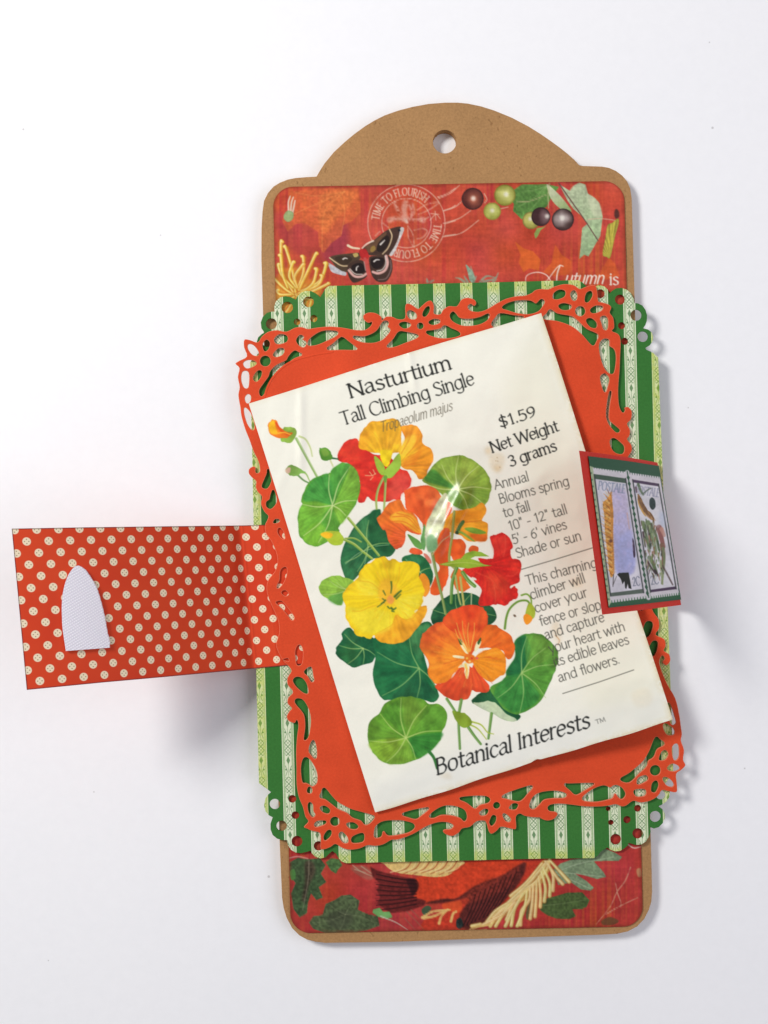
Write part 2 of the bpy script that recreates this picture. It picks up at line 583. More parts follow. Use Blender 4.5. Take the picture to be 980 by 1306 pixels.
BOWL_D = ('S', [(44, 40), (32, 50), (16, 47), (6, 28), (10, 6), (24, -1), (38, 6), (44, 14)])
BOWL_B = ('S', [(8, 38), (20, 50), (36, 48), (45, 28), (40, 6), (28, -1), (14, 2), (8, 8)])
GL = {
    'a': g(47, ('S', [(8, 42), (20, 50), (33, 46), (36, 34), (36, 8), (43, 0)]), ('S', [(36, 30), (20, 27), (7, 18), (7, 7), (16, -1), (28, 3), (36, 12)])),
    'b': g(52, ('L', [(8, 75), (8, 0)]), BOWL_B),
    'c': g(43, ('S', [(39, 42), (28, 50), (14, 46), (6, 28), (10, 8), (24, -1), (39, 7)])),
    'd': g(53, ('L', [(44, 75), (44, 0)]), BOWL_D),
    'e': g(46, ('S', [(7, 27), (22, 27), (41, 29), (38, 43), (26, 50), (13, 46), (6, 28), (10, 8), (24, -1), (40, 8)])),
    'f': g(30, ('S', [(36, 71), (27, 75), (18, 70), (15, 58), (15, 0)]), ('L', [(4, 48), (30, 48)])),
    'g': g(51, BOWL_D, ('S', [(44, 50), (44, -4), (38, -19), (24, -23), (9, -18)])),
    'h': g(50, ('L', [(8, 75), (8, 0)]), ('S', [(8, 36), (20, 49), (33, 48), (40, 36), (40, 0)])),
    'i': g(18, ('L', [(8, 50), (8, 0)]), ('D', [(8, 66)])),
    'j': g(20, ('S', [(11, 50), (11, -8), (6, -20), (-3, -22)]), ('D', [(11, 66)])),
    'l': g(18, ('L', [(8, 75), (8, 0)])),
    'm': g(75, ('L', [(8, 50), (8, 0)]), ('S', [(8, 36), (18, 49), (30, 48), (36, 36), (36, 0)]), ('S', [(36, 36), (46, 49), (58, 48), (65, 36), (65, 0)])),
    'n': g(50, ('L', [(8, 50), (8, 0)]), ('S', [(8, 36), (20, 49), (33, 48), (40, 36), (40, 0)])),
    'o': g(52, ('S', [(26, 50), (12, 45), (6, 25), (12, 5), (26, -1), (40, 5), (46, 25), (40, 45), (26, 50)])),
    'p': g(52, ('L', [(8, 50), (8, -22)]), BOWL_B),
    'r': g(32, ('L', [(8, 50), (8, 0)]), ('S', [(8, 34), (16, 47), (30, 48)])),
    's': g(41, ('S', [(34, 44), (22, 50), (10, 44), (11, 33), (24, 26), (35, 18), (34, 5), (22, -1), (7, 5)])),
    't': g(32, ('S', [(14, 64), (14, 12), (18, 1), (30, 2)]), ('L', [(3, 48), (29, 48)])),
    'u': g(50, ('S', [(8, 50), (8, 14), (16, -1), (30, 2), (40, 14)]), ('L', [(40, 50), (40, 0)])),
    'v': g(44, ('L', [(3, 50), (22, 0), (41, 50)])),
    'w': g(68, ('L', [(3, 50), (18, 0), (34, 48), (50, 0), (65, 50)])),
    'y': g(45, ('L', [(3, 50), (23, 2)]), ('L', [(43, 50), (15, -22)])),
    'A': g(64, ('L', [(3, 0), (32, 70), (61, 0)]), ('L', [(14, 25), (50, 25)])),
    'B': g(54, ('L', [(9, 0), (9, 70)]), ('S', [(9, 70), (30, 70), (41, 56), (30, 39), (9, 38)]), ('S', [(9, 38), (36, 38), (48, 20), (36, 1), (9, 0)])),
    'C': g(66, ('S', [(60, 60), (44, 71), (22, 68), (7, 48), (7, 22), (22, 2), (44, -1), (61, 10)])),
    'E': g(48, ('L', [(9, 0), (9, 70)]), ('L', [(9, 70), (42, 70)]), ('L', [(9, 37), (36, 37)]), ('L', [(9, 0), (43, 0)])),
    'F': g(46, ('L', [(9, 0), (9, 70)]), ('L', [(9, 70), (42, 70)]), ('L', [(9, 37), (36, 37)])),
    'G': g(70, ('S', [(60, 60), (44, 71), (22, 68), (7, 48), (7, 22), (22, 2), (44, -1), (61, 8)]), ('L', [(61, 30), (61, 4)])),
    'H': g(64, ('L', [(9, 0), (9, 70)]), ('L', [(55, 0), (55, 70)]), ('L', [(9, 37), (55, 37)])),
    'I': g(22, ('L', [(10, 70), (10, 0)])),
    'L': g(46, ('L', [(9, 70), (9, 0)]), ('L', [(9, 0), (42, 0)])),
    'M': g(78, ('L', [(8, 0), (12, 70), (38, 8), (64, 70), (70, 0)])),
    'N': g(68, ('L', [(9, 0), (9, 70)]), ('L', [(9, 70), (58, 0)]), ('L', [(58, 0), (58, 70)])),
    'O': g(72, ('S', [(36, 71), (16, 64), (6, 35), (16, 6), (36, -1), (56, 6), (66, 35), (56, 64), (36, 71)])),
    'P': g(50, ('L', [(9, 0), (9, 70)]), ('S', [(9, 70), (32, 70), (44, 53), (32, 35), (9, 34)])),
    'R': g(56, ('L', [(9, 0), (9, 70)]), ('S', [(9, 70), (32, 70), (44, 53), (32, 37), (9, 36)]), ('L', [(26, 36), (53, 0)])),
    'S': g(50, ('S', [(42, 62), (28, 71), (12, 65), (10, 50), (25, 38), (42, 27), (43, 9), (27, -1), (6, 6)])),
    'T': g(58, ('L', [(3, 70), (55, 70)]), ('L', [(29, 70), (29, 0)])),
    'U': g(64, ('S', [(9, 70), (9, 20), (20, 1), (44, 1), (55, 20), (55, 70)])),
    'W': g(90, ('L', [(2, 70), (22, 0), (45, 68), (68, 0), (88, 70)])),
    '0': g(50, ('S', [(25, 68), (10, 60), (6, 33), (10, 6), (25, -1), (40, 6), (44, 33), (40, 60), (25, 68)])),
    '1': g(36, ('L', [(8, 56), (22, 68), (22, 0)])),
    '2': g(50, ('S', [(7, 54), (16, 67), (34, 66), (40, 50), (28, 28), (6, 1)]), ('L', [(6, 1), (44, 1)])),
    '3': g(48, ('S', [(8, 60), (22, 69), (38, 60), (36, 44), (22, 37), (40, 28), (40, 8), (24, -1), (6, 6)])),
    '5': g(48, ('L', [(38, 68), (13, 68), (11, 40)]), ('S', [(11, 40), (26, 44), (41, 32), (40, 10), (24, -1), (6, 5)])),
    '6': g(50, ('S', [(38, 67), (20, 56), (8, 32), (10, 8), (24, -1), (40, 8), (42, 26), (28, 41), (10, 30)])),
    '9': g(50, ('S', [(12, 1), (30, 12), (42, 36), (40, 60), (26, 69), (10, 60), (8, 42), (22, 28), (40, 38)])),
    '$': g(48, ('S', [(40, 58), (24, 66), (9, 57), (11, 43), (26, 35), (40, 25), (38, 9), (22, 2), (5, 9)]), ('L', [(24, 78), (24, -10)])),
    '.': g(20, ('D', [(9, 3)])),
    '-': g(34, ('L', [(6, 24), (28, 24)])),
    '"': g(28, ('L', [(8, 72), (8, 56)]), ('L', [(19, 72), (19, 56)])),
    "'": g(16, ('L', [(8, 72), (8, 56)])),
    ' ': g(26,),
}


def text_width(t, track=0):
    return sum(GL[c][0] + track for c in t) - track


def letters(cv, t, a, b, cap, col, thick=1.9, thin=.8, serif=False, slant=0.0, track=0, alpha=1.0, nib=20, pos=None, soft=.45):
    """write t from baseline point a to baseline point b (or along pos(x) -> point, direction)"""
    sy = cap / 70.0
    tw = text_width(t, track)
    if pos is None:
        a = np.array(a, float); b = np.array(b, float)
        L = np.hypot(*(b - a)); d = (b - a) / L; up = np.array([d[1], -d[0]])
        sx = L / tw

        def place(x, y):
            return a + d * (x + slant * y) * sx + up * y * sy
    else:
        place = pos
    x = 0.0
    nb = math.radians(nib)
    for ch in t:
        adv, strokes = GL[ch]
        for kind, pts in strokes:
            if kind == 'D':
                q = place(x + pts[0][0], pts[0][1])
                cv.dot(q[0], q[1], thick * .58, col, alpha, soft)
                continue
            p = smooth_open(pts, 4) if kind == 'S' else np.array(pts, float)
            q = np.array([place(x + u, v) for u, v in p])
            dirs = np.gradient(p, axis=0) if len(p) > 2 else np.repeat((p[1:] - p[:-1]), 2, 0)
            if kind == 'L':
                for i in range(len(p) - 1):
                    th = math.atan2(p[i + 1][1] - p[i][1], p[i + 1][0] - p[i][0])
                    w = thin + (thick - thin) * abs(math.sin(th - nb))
                    cv.stroke(q[i:i + 2], w, w, col, alpha, False, soft)
            else:
                th = np.arctan2(dirs[:, 1], dirs[:, 0])
                w = thin + (thick - thin) * np.abs(np.sin(th - nb))
                cv.stroke(q, 0, 0, col, alpha, False, soft, widths=w)
            if serif:
                for (u, v), (u2, v2) in ((pts[0], pts[1]), (pts[-1], pts[-2])):
                    if abs(u - u2) > abs(v - v2) * .75:
                        continue
                    if v <= 1 and v2 > v and v > -5 and kind == 'L' or v == -22 and kind == 'L' or (kind == 'S' and v == 0 and u == u2):
                        s1 = [(u - 7, v), (u + 7, v)]
                    elif v in (50, 75) and v2 < v:
                        s1 = [(u - 8, v - 4), (u, v)]
                    elif v == 70 and v2 < v:
                        s1 = [(u - 8, v), (u + 8, v)]
                    else:
                        continue
                    cv.stroke([place(x + s1[0][0], s1[0][1]), place(x + s1[1][0], s1[1][1])], thin, thin, col, alpha, False, soft)
        x += adv + track


# ================================================================== THE TABLE
def build_table():
    m, nt, b = new_mat('white_board', 0.55, 0.3)
    co = objco(nt)
    n = noise(nt, co, 900, 3, 0.6)
    n2 = noise(nt, co, 14, 3, 0.6)
    sp = noise(nt, co, 95, 1, 0.4)
    base = mixc(nt, n2, (.87, .87, .89, 1), (.91, .90, .91, 1))
    sx = nt.nodes.new('ShaderNodeSeparateXYZ')
    nt.links.new(co, sx.inputs[0])
    x, y = E(nt, sx.outputs[0]) / U, E(nt, sx.outputs[1]) / U
    spot = None
    for px, py, r in ((30, 165, 1.4), (909, 163, 1.5), (343, 1118, 1.6), (905, 54, .9), (878, 520, .8), (120, 1010, .9), (62, 1225, .8), (950, 980, 1.0), (205, 300, .8)):
        d = ((x - (px - CX)) * (x - (px - CX)) + (y - (CY - py)) * (y - (CY - py))).sqrt().below(r, .7)
        spot = d if spot is None else spot.max(d)
    fib = noise(nt, co, 260, 4, 0.7)
    base = mixc(nt, (fib - .35) * .35, base, (.74, .74, .76, 1))
    base = mixc(nt, spot * .5, base, (.30, .28, .27, 1))
    nt.links.new(base, b.inputs['Base Color'])
    bump(nt, b, n + fib, 0.15, 0.00012)
    s = 1.2
    o = mesh_obj('table_surface', [(-s, -s, 0), (s, -s, 0), (s, s, 0), (-s, s, 0)], [(0, 1, 2, 3)], m)
    o['kind'] = 'structure'


build_table()

# ================================================================== THE LAYERED TAG
tag = bpy.data.objects.new('gift_tag', None)
COL.objects.link(tag)
tag.empty_display_size = 0.02
tag.location = W(585, 700, 0)
tag['label'] = 'kraft paper gift tag layered with striped card and red lace frame, two flaps lifted'
tag['category'] = 'gift tag'

Z_KRAFT = 15.0
KRAFT = [(333.6, 330), (333.8, 292), (335, 270), (337, 256), (342, 246), (349, 238), (357, 233), (367, 229), (377, 227), (391, 225.8), (401, 225.4), (404, 225),
         (408, 218), (414, 208.6), (426, 194), (440, 181), (452, 171), (465.7, 161), (478, 153.5), (491, 147), (508, 141), (526, 136.3), (547, 132.4), (568, 130.8), (584, 130.8), (597, 132),
         (614, 135.6), (631, 141), (653, 150), (674, 161), (690, 171), (703, 180), (714, 188), (724, 196), (733, 204), (739, 210.6), (744, 211.6), (757, 212),
         (768, 212.4), (777, 214), (786, 218), (794, 224), (800, 231), (804, 240), (806, 253), (806.6, 275),
         (819, 700), (830.8, 1087), (832, 1137), (831, 1150), (828, 1160), (822, 1172), (813, 1181.5), (801, 1188), (787, 1191), (765, 1192.3), (595, 1198), (499, 1201.4), (415, 1202.6), (402, 1201), (392, 1198.5), (382, 1193),
         (373, 1184), (366, 1171), (362, 1158), (360, 1145), (357, 1076), (345, 700)]
m_kraft = paper_mat('kraft_card', (181, 138, 92), flecks=(128, 92, 56), grain=0.18, coarse=0.07, rough=0.85, bstr=0.4)
kraft = cut_sheet('kraft_base', [KRAFT, circ(567.4, 180.6, 15, 36)], 0.3, Z_KRAFT, m_kraft, tag, 0.25)

# ------------------------------------------------------------------ printed autumn paper on the kraft
def panel_canvas(x0, y0, x1, y1, base):
    cv = Canvas(x0, y0, x1, y1, 3, base)
    f = 1 + cv.n1 * .10 + cv.n2 * .08 + cv.n3 * .12
    big = value_noise(cv.h, cv.w, 50 * 3, 5)
    cv.a *= f[..., None]
    cv.a[..., 1] += big * .045
    cv.a[..., 2] += value_noise(cv.h, cv.w, 34 * 3, 6) * .08
    # vertical brushed streaks in the print
    st = np.repeat(value_noise(2, cv.w, 5, 8)[:1], cv.h, 0) * .8 + np.repeat(value_noise(2, cv.w, 2.2 * 3, 9)[:1], cv.h, 0)
    st = st * np.clip(.5 + value_noise(cv.h, cv.w, 40 * 3, 10) * 2, 0, 1)
    cv.a[..., 1] += st * .10
    cv.a[..., 0] += st * .05
    return cv


def leaf_veins(cv, c, ends, w, col, alpha=.8):
    for e in ends:
        mx, my = (c[0] + e[0]) / 2, (c[1] + e[1]) / 2
        mx += (e[1] - c[1]) * .06; my -= (e[0] - c[0]) * .06
        cv.stroke([c, (mx, my), e], w, w * .5, col, alpha)


def paint_panel_top():
    cv = panel_canvas(340, 222, 812, 425, (201, 78, 58))
    a = lambda p: C(320, 110, 3.5, p)
    b = lambda p: C(400, 220, 5.444, p)
    f = lambda p: C(570, 220, 4.083, p)
    # faded crimson and orange leaf ghosts
    cv.fill(a([(100, 560), (200, 600), (330, 650), (420, 650), (400, 760), (300, 800), (150, 700)]), (176, 62, 66), alpha=.55, soft=3)
    cv.fill(a([(350, 650), (420, 590), (440, 700), (380, 780), (320, 760)]), (150, 55, 80), alpha=.5, soft=3)
    cv.fill(a([(180, 470), (300, 455), (480, 455), (492, 560), (455, 600), (410, 622), (405, 668), (360, 700), (325, 745), (305, 715), (300, 650), (240, 610), (200, 615), (165, 650), (140, 600), (170, 540)]), (216, 106, 58), alpha=.7, soft=.5, var=.10, smooth=False)
    for e in ([(420, 470), (330, 560), (318, 740)], [(420, 470), (260, 540), (150, 590)], [(420, 470), (300, 490), (200, 475)], [(400, 490), (420, 560), (405, 660)]):
        cv.stroke(a(e), 1.0, .6, (240, 150, 86), .7, soft=.6)
    cv.fill(a([(330, 470), (470, 470), (440, 540), (380, 590), (330, 660), (300, 560)]), (236, 140, 70), alpha=.45, soft=2.5, var=.15)
    cv.fill(f([(355, 360), (400, 395), (450, 410), (490, 455), (480, 510), (430, 500), (400, 520), (375, 470), (385, 430)]), (228, 110, 44), alpha=.75, soft=.6, smooth=False)
    cv.fill(f([(565, 375), (600, 430), (650, 460), (640, 530), (560, 540), (500, 520), (545, 470)]), (226, 104, 44), alpha=.7, soft=.6, smooth=False)
    cv.fill(f([(845, 440), (880, 480), (900, 540), (830, 560), (790, 540), (815, 490)]), (226, 104, 44), alpha=.6, soft=.8, smooth=False)
    # postmark
    pc = (236, 196, 172)
    cx, cy, ro, ri = 518.6, 284.5, 49.3, 31.5
    for r, w in ((ro, 1.1), (ri, 1.0)):
        pts = circ(cx, cy, r, 60)
        cv.stroke(pts + [pts[0]], w, w, pc, .85, False, var=.4)

    def ring(t, a0, a1, r):
        tw = text_width(t, 6)
        def pos(x, y):
            an = math.radians(a0 + (a1 - a0) * x / tw)
            rr = r + y * 9.2 / 70
            return np.array([cx + rr * math.cos(an), cy + rr * math.sin(an)])
        letters(cv, t, None, None, 9.2, pc, 1.4, .8, True, track=6, alpha=.9, pos=pos)
    ring('TIME TO FLOURISH', 186, 312, 35.5)
    ring('TIME TO FLOURISH', 2, 136, 35.5)
    for p in ([(810, 330), (850, 290), (880, 320)], [(815, 285), (870, 290)], [(845, 270), (850, 330)]):
        cv.stroke(b(p), 1.2, 1, pc, .7)
    # pale bloom in the postmark
    for p, w in (([(650, 340), (630, 260), (640, 215)], 9), ([(650, 340), (580, 320), (530, 330)], 7), ([(655, 345), (720, 320), (760, 330)], 7),
                 ([(655, 335), (690, 280), (680, 230)], 7), ([(650, 345), (590, 270), (570, 215)], 5)):
        cv.stroke(b(p), w * .5, w, (238, 205, 188), .55, soft=1.6, var=.8)
    for p in ([(655, 370), (690, 430), (700, 520)], [(700, 400), (760, 390), (790, 410), (760, 450), (720, 460)], [(655, 380), (660, 450), (690, 510)],
              [(720, 260), (790, 220), (870, 210), (800, 260), (730, 290)], [(740, 340), (800, 310)], [(430, 440), (460, 410)], [(480, 350), (520, 380)]):
        cv.stroke(b(p), 1.5, 1.5, pc, .6, soft=.8, var=.5)
    for p in ([(862, 172), (920, 150), (985, 110)], [(905, 265), (960, 245), (985, 228)], [(915, 356), (985, 334)], [(912, 440), (985, 430)]):
        cv.stroke(b(p), 1.2, 1.2, pc, .85, var=.3)
    o2 = lambda p: C(560, 110, 3.5, p)
    for p in ([(0, 500), (50, 478), (92, 442)], [(22, 556), (70, 540), (105, 512)], [(20, 612), (90, 590), (142, 555)], [(18, 672), (100, 655), (178, 598)]):
        cv.stroke(o2(p), 1.2, 1.0, pc, .85, var=.3)
    # moth
    dk = (72, 52, 44)
    cv.fill(b([(345, 530), (380, 500), (420, 470), (510, 400), (590, 375), (612, 385), (605, 420), (560, 520), (530, 572), (480, 572), (390, 575)]), dk, rim=((120, 85, 60), 1, .4))
    cv.fill(b([(355, 525), (420, 478), (500, 415), (500, 440), (440, 530), (390, 560)]), (112, 80, 58), alpha=.9)
    cv.fill(b([(450, 490), (500, 440), (525, 450), (520, 500), (480, 550), (440, 540)]), (42, 32, 30), alpha=.9)
    cv.fill(b([(605, 385), (630, 392), (600, 470), (570, 540), (545, 578), (528, 570), (560, 520), (592, 450)]), (206, 200, 196), var=.12)
    cv.stroke(b([(528, 395), (545, 445), (520, 520), (480, 566)]), 1.5, 1.2, (232, 205, 160))
    cv.fill(b([(400, 520), (420, 508), (432, 530), (412, 552), (395, 545)]), (150, 120, 62))
    cv.stroke(b([(465, 500), (485, 480), (495, 470)]), 2, 1, (236, 228, 218))
    cv.dot(*b([(596, 402)])[0], 1.6, (30, 30, 36))
    cv.fill(b([(112, 590), (160, 572), (250, 562), (322, 560), (322, 602), (262, 645), (235, 690), (180, 682), (130, 622)]), (84, 66, 50), rim=((130, 100, 70), 1, .4))
    cv.fill(b([(150, 590), (230, 578), (270, 600), (230, 640), (180, 630)]), (60, 46, 36), alpha=.8)
    cv.fill(b([(98, 625), (132, 642), (190, 680), (226, 694), (222, 716), (170, 706), (128, 690), (110, 660)]), (198, 194, 198), var=.12)
    cv.stroke(b([(112, 592), (150, 620), (200, 648), (268, 645)]), 1.5, 1.2, (232, 205, 160))
    cv.stroke(b([(205, 602), (220, 594), (235, 598)]), 1.6, 1, (236, 228, 218))
    cv.fill(b([(388, 590), (430, 578), (500, 570), (540, 600), (548, 680), (512, 752), (452, 760), (410, 722), (390, 650)]), dk)
    cv.stroke(b([(505, 580), (515, 630), (495, 680), (450, 700), (412, 690)]), 3.2, 3.0, (226, 176, 166))
    cv.stroke(b([(498, 580), (502, 630), (480, 672), (440, 684)]), 1.0, 1.0, (240, 232, 220))
    cv.stroke(b([(535, 610), (538, 670), (505, 735), (450, 745)]), 1.4, 1.2, (150, 120, 116), .8)
    cv.fill(b([(400, 600), (450, 590), (490, 600), (480, 650), (440, 670), (405, 650)]), (38, 28, 28))
    cv.stroke(b([(420, 618), (438, 606), (458, 606)]), 1.8, 1, (240, 232, 222))
    cv.fill(b([(242, 640), (300, 610), (352, 620), (378, 700), (345, 742), (275, 764), (236, 695)]), dk)
    cv.stroke(b([(246, 680), (285, 720), (335, 722), (372, 700)]), 3.0, 2.8, (226, 176, 166))
    cv.stroke(b([(252, 668), (290, 704), (340, 708)]), .9, .9, (240, 232, 220))
    cv.fill(b([(265, 650), (310, 628), (345, 640), (355, 690), (310, 700), (275, 685)]), (38, 28, 28))
    cv.stroke(b([(298, 678), (300, 660), (312, 650)]), 1.6, 1, (240, 232, 222))
    cv.fill(b([(318, 545), (340, 530), (365, 532), (386, 580), (372, 602), (345, 602), (322, 580)]), (186, 44, 44), rim=((120, 30, 30), 1, .5))
    cv.stroke(b([(358, 600), (375, 680), (390, 770)]), 4, 3, (200, 84, 78))
    cv.stroke(b([(352, 620), (362, 680)]), 1, 1, (230, 200, 190), .7)
    cv.stroke(b([(240, 507), (270, 522), (318, 528)]), 3.2, 2, (240, 222, 186))
    cv.stroke(b([(338, 526), (370, 496), (416, 474)]), 1.4, 2, (240, 222, 200))
    cv.fill(b([(275, 565), (305, 560), (310, 580), (285, 588)]), (196, 170, 100))
    # yellow chrysanthemum at the left edge
    base = [[(190, 920), (150, 830), (130, 700)], [(200, 920), (178, 820), (162, 722)], [(190, 900), (150, 850), (118, 800)], [(210, 905), (228, 830), (240, 765)],
            [(215, 910), (258, 835), (284, 752)], [(225, 915), (300, 870), (342, 795)], [(200, 930), (260, 925), (335, 885)], [(190, 930), (140, 900), (112, 860)],
            [(205, 900), (180, 850), (182, 790)], [(215, 925), (290, 890), (325, 850)], [(180, 930), (140, 930), (112, 915)], [(195, 940), (150, 960), (112, 985)], [(205, 935), (240, 950), (290, 948)]]
    cv.fill(a([(110, 860), (190, 800), (250, 850), (320, 900), (300, 945), (200, 960), (110, 990)]), (226, 138, 52), alpha=.8, soft=2)
    for p in base:
        p[:] = p
    cv.fill([(349, 372), (372, 360), (405, 372), (412, 420), (350, 425)], (236, 170, 70), alpha=.9, soft=2)
    base += [[(250, 960), (215, 1010), (200, 1060)], [(270, 960), (270, 1010), (290, 1060)], [(190, 960), (150, 1010), (120, 1040)], [(205, 945), (235, 990), (240, 1040)], [(165, 900), (135, 840), (140, 760)], [(210, 900), (205, 850), (225, 800)], [(230, 920), (270, 880), (300, 820)]]
    for p in base:
        cv.stroke(a(p), 5.2, 4.6, (206, 120, 40), .8, soft=.9)
    for i, p in enumerate(base):
        q = a(p)
        sgn = 1 if i % 2 else -1
        q = [q[0], (q[1][0] + 2.2 * sgn, q[1][1]), (q[2][0] - 1.6 * sgn, q[2][1]), (q[2][0] - 3.4 * sgn, q[2][1] - 1.5)] if len(q) > 2 else q
        cv.stroke(q, 3.4, 4.9, (176, 96, 34), .7, soft=.8)
        cv.stroke(q, 2.6, 4.0, (238, 186 + 8 * (i % 3), 76), .97, soft=.5)
        cv.stroke([(x - .8, y - .5) for x, y in q], .8, 1.9, (252, 236, 160), .9, soft=.5)
    # small pale flower near the corner
    for p in ([(170, 570), (168, 520), (176, 492)], [(178, 565), (182, 520), (190, 495)], [(186, 568), (194, 530), (198, 510)]):
        cv.stroke(a(p), 2.4, 1.5, (238, 224, 206), .85)
    cv.fill(a([(148, 575), (165, 555), (190, 565), (188, 592), (168, 606), (150, 595)]), (150, 178, 120), alpha=.9, rim=((96, 130, 80), 1, .5))
    # berries and leaves
    cv.fill(f([(330, 130), (350, 90), (390, 62), (520, 60), (585, 75), (545, 130), (520, 180), (470, 200), (425, 212), (390, 245), (372, 225), (345, 200), (350, 165)]), (92, 134, 66), var=.14, streak=(480, 232, 9, .14), smooth=False)
    leaf_veins(cv, f([(520, 70)])[0], f([(390, 100), (370, 180), (430, 200)]), 1.0, (150, 180, 110), .7)
    cv.fill(f([(520, 62), (548, 80), (590, 120), (645, 190), (640, 205), (600, 195), (545, 140)]), (206, 212, 172), grad=(700, 245, 725, 265, (160, 180, 120)))
    cv.fill(f([(585, 60), (640, 95), (660, 70), (690, 52), (722, 62), (735, 110), (770, 132), (795, 160), (812, 230), (800, 330), (765, 390), (738, 437), (715, 428), (690, 450), (698, 380), (705, 290), (735, 265), (700, 225), (660, 190), (625, 140)]), (186, 198, 160), var=.1, smooth=False, grad=(740, 250, 765, 310, (160, 184, 138)))
    cv.fill(f([(735, 115), (790, 155), (808, 220), (770, 230), (745, 180)]), (208, 212, 176), alpha=.7, soft=1)
    cv.stroke(f([(583, 55), (660, 165), (720, 250), (788, 355)]), 1.6, 1.3, (110, 80, 72))
    cv.stroke(f([(735, 245), (800, 240), (885, 250)]), 1.1, .8, (222, 190, 160), .9)
    cv.stroke(f([(365, 150), (430, 150), (520, 115)]), 1.3, .9, (170, 170, 120))
    cv.stroke(f([(535, 55), (528, 110), (530, 185)]), 1.3, .9, (196, 190, 140))
    cv.stroke(f([(195, 110), (210, 140), (195, 160)]), 1, .8, (224, 190, 160))
    cv.stroke(f([(275, 190), (320, 180)]), 1, .8, (224, 190, 160))

    def berry(x, y, r, col, hi, hx, hy, rimc):
        q = f([(x, y)])[0]
        cv.fill(circ(q[0], q[1], r / 4.083), col, smooth=False, rad=(q[0] + hx, q[1] + hy, r / 4.083 * .95, hi), rim=(rimc, 2.4, .8))
        cv.dot(q[0] + hx, q[1] + hy, r / 4.083 * .20, (246, 240, 226), .8, soft=1.6)
    berry(440, 250, 46, (160, 156, 74), (206, 204, 120), -1, -2, (120, 96, 50))
    berry(135, 137, 58, (92, 44, 40), (190, 110, 84), .8, -.5, (52, 34, 34))
    berry(303, 118, 56, (160, 160, 72), (222, 220, 140), 1.5, -1, (120, 110, 40))
    berry(237, 202, 46, (176, 178, 84), (230, 230, 150), 0, -1, (140, 124, 50))
    berry(490, 230, 50, (70, 44, 46), (170, 140, 140), 8, -.5, (40, 28, 32))
    berry(605, 245, 58, (80, 58, 56), (214, 200, 194), -1, -2, (40, 30, 32))
    cv.fill(f([(455, 320), (470, 290), (500, 285), (520, 275), (490, 300), (475, 330), (462, 345)]), (150, 170, 90), smooth=False)
    cv.fill(f([(838, 275), (862, 262), (890, 240), (896, 262), (875, 340), (852, 440), (832, 440), (812, 425), (826, 340)]), (190, 176, 74), streak=(778, 330, 30, .22), rim=((120, 130, 50), 1, .5))
    cv.fill(f([(880, 190), (895, 200), (898, 230), (880, 240), (872, 215)]), (70, 48, 44), alpha=.8, soft=.5)
    # sprigs cut off by the striped card
    d = lambda p: C(470, 340, 4.9, p)
    for p in ([(650, 95), (640, 50), (612, -10)], [(655, 95), (655, 50), (640, 0)], [(660, 95), (675, 60)], [(600, 95), (570, 75), (545, 70)], [(620, 95), (600, 60)],
              [(700, 95), (740, 60), (800, 70)], [(720, 95), (790, 75), (812, 40)], [(780, 95), (800, 80)], [(370, 95), (365, 75)], [(390, 95), (410, 85)]):
        cv.stroke(d(p), 3.6, 1.2, (150, 168, 142), .85, soft=.7, var=.3)
    cv.fill(d([(610, -10), (635, 10), (665, 60), (660, 95), (635, 90), (622, 40)]), (146, 172, 146), var=.12)
    # script lettering, half covered by the striped card
    wc = (250, 236, 220)
    for p in ([(410, 565), (415, 540), (440, 525), (480, 520), (520, 535), (545, 570)],):
        cv.stroke(f(p), .8, 1.3, wc, .95)
    cv.stroke(f([(500, 590), (540, 540), (570, 500), (590, 484), (606, 488)]), 1.0, 1.2, wc, .95)
    cv.stroke(f([(590, 484), (575, 530), (572, 590)]), 1.6, 1.6, wc, .95)
    letters(cv, 'utumn', f([(612, 580)])[0], f([(818, 578)])[0], 14.5, wc, 2.0, .8, False, slant=.3, nib=35)
    letters(cv, 'is', f([(848, 584)])[0], f([(896, 584)])[0], 14, wc, 2.0, .9, True)
    letters(cv, 'n', (797, 391), (803, 391), 10, wc, 1.3, .7, True)
    return cv


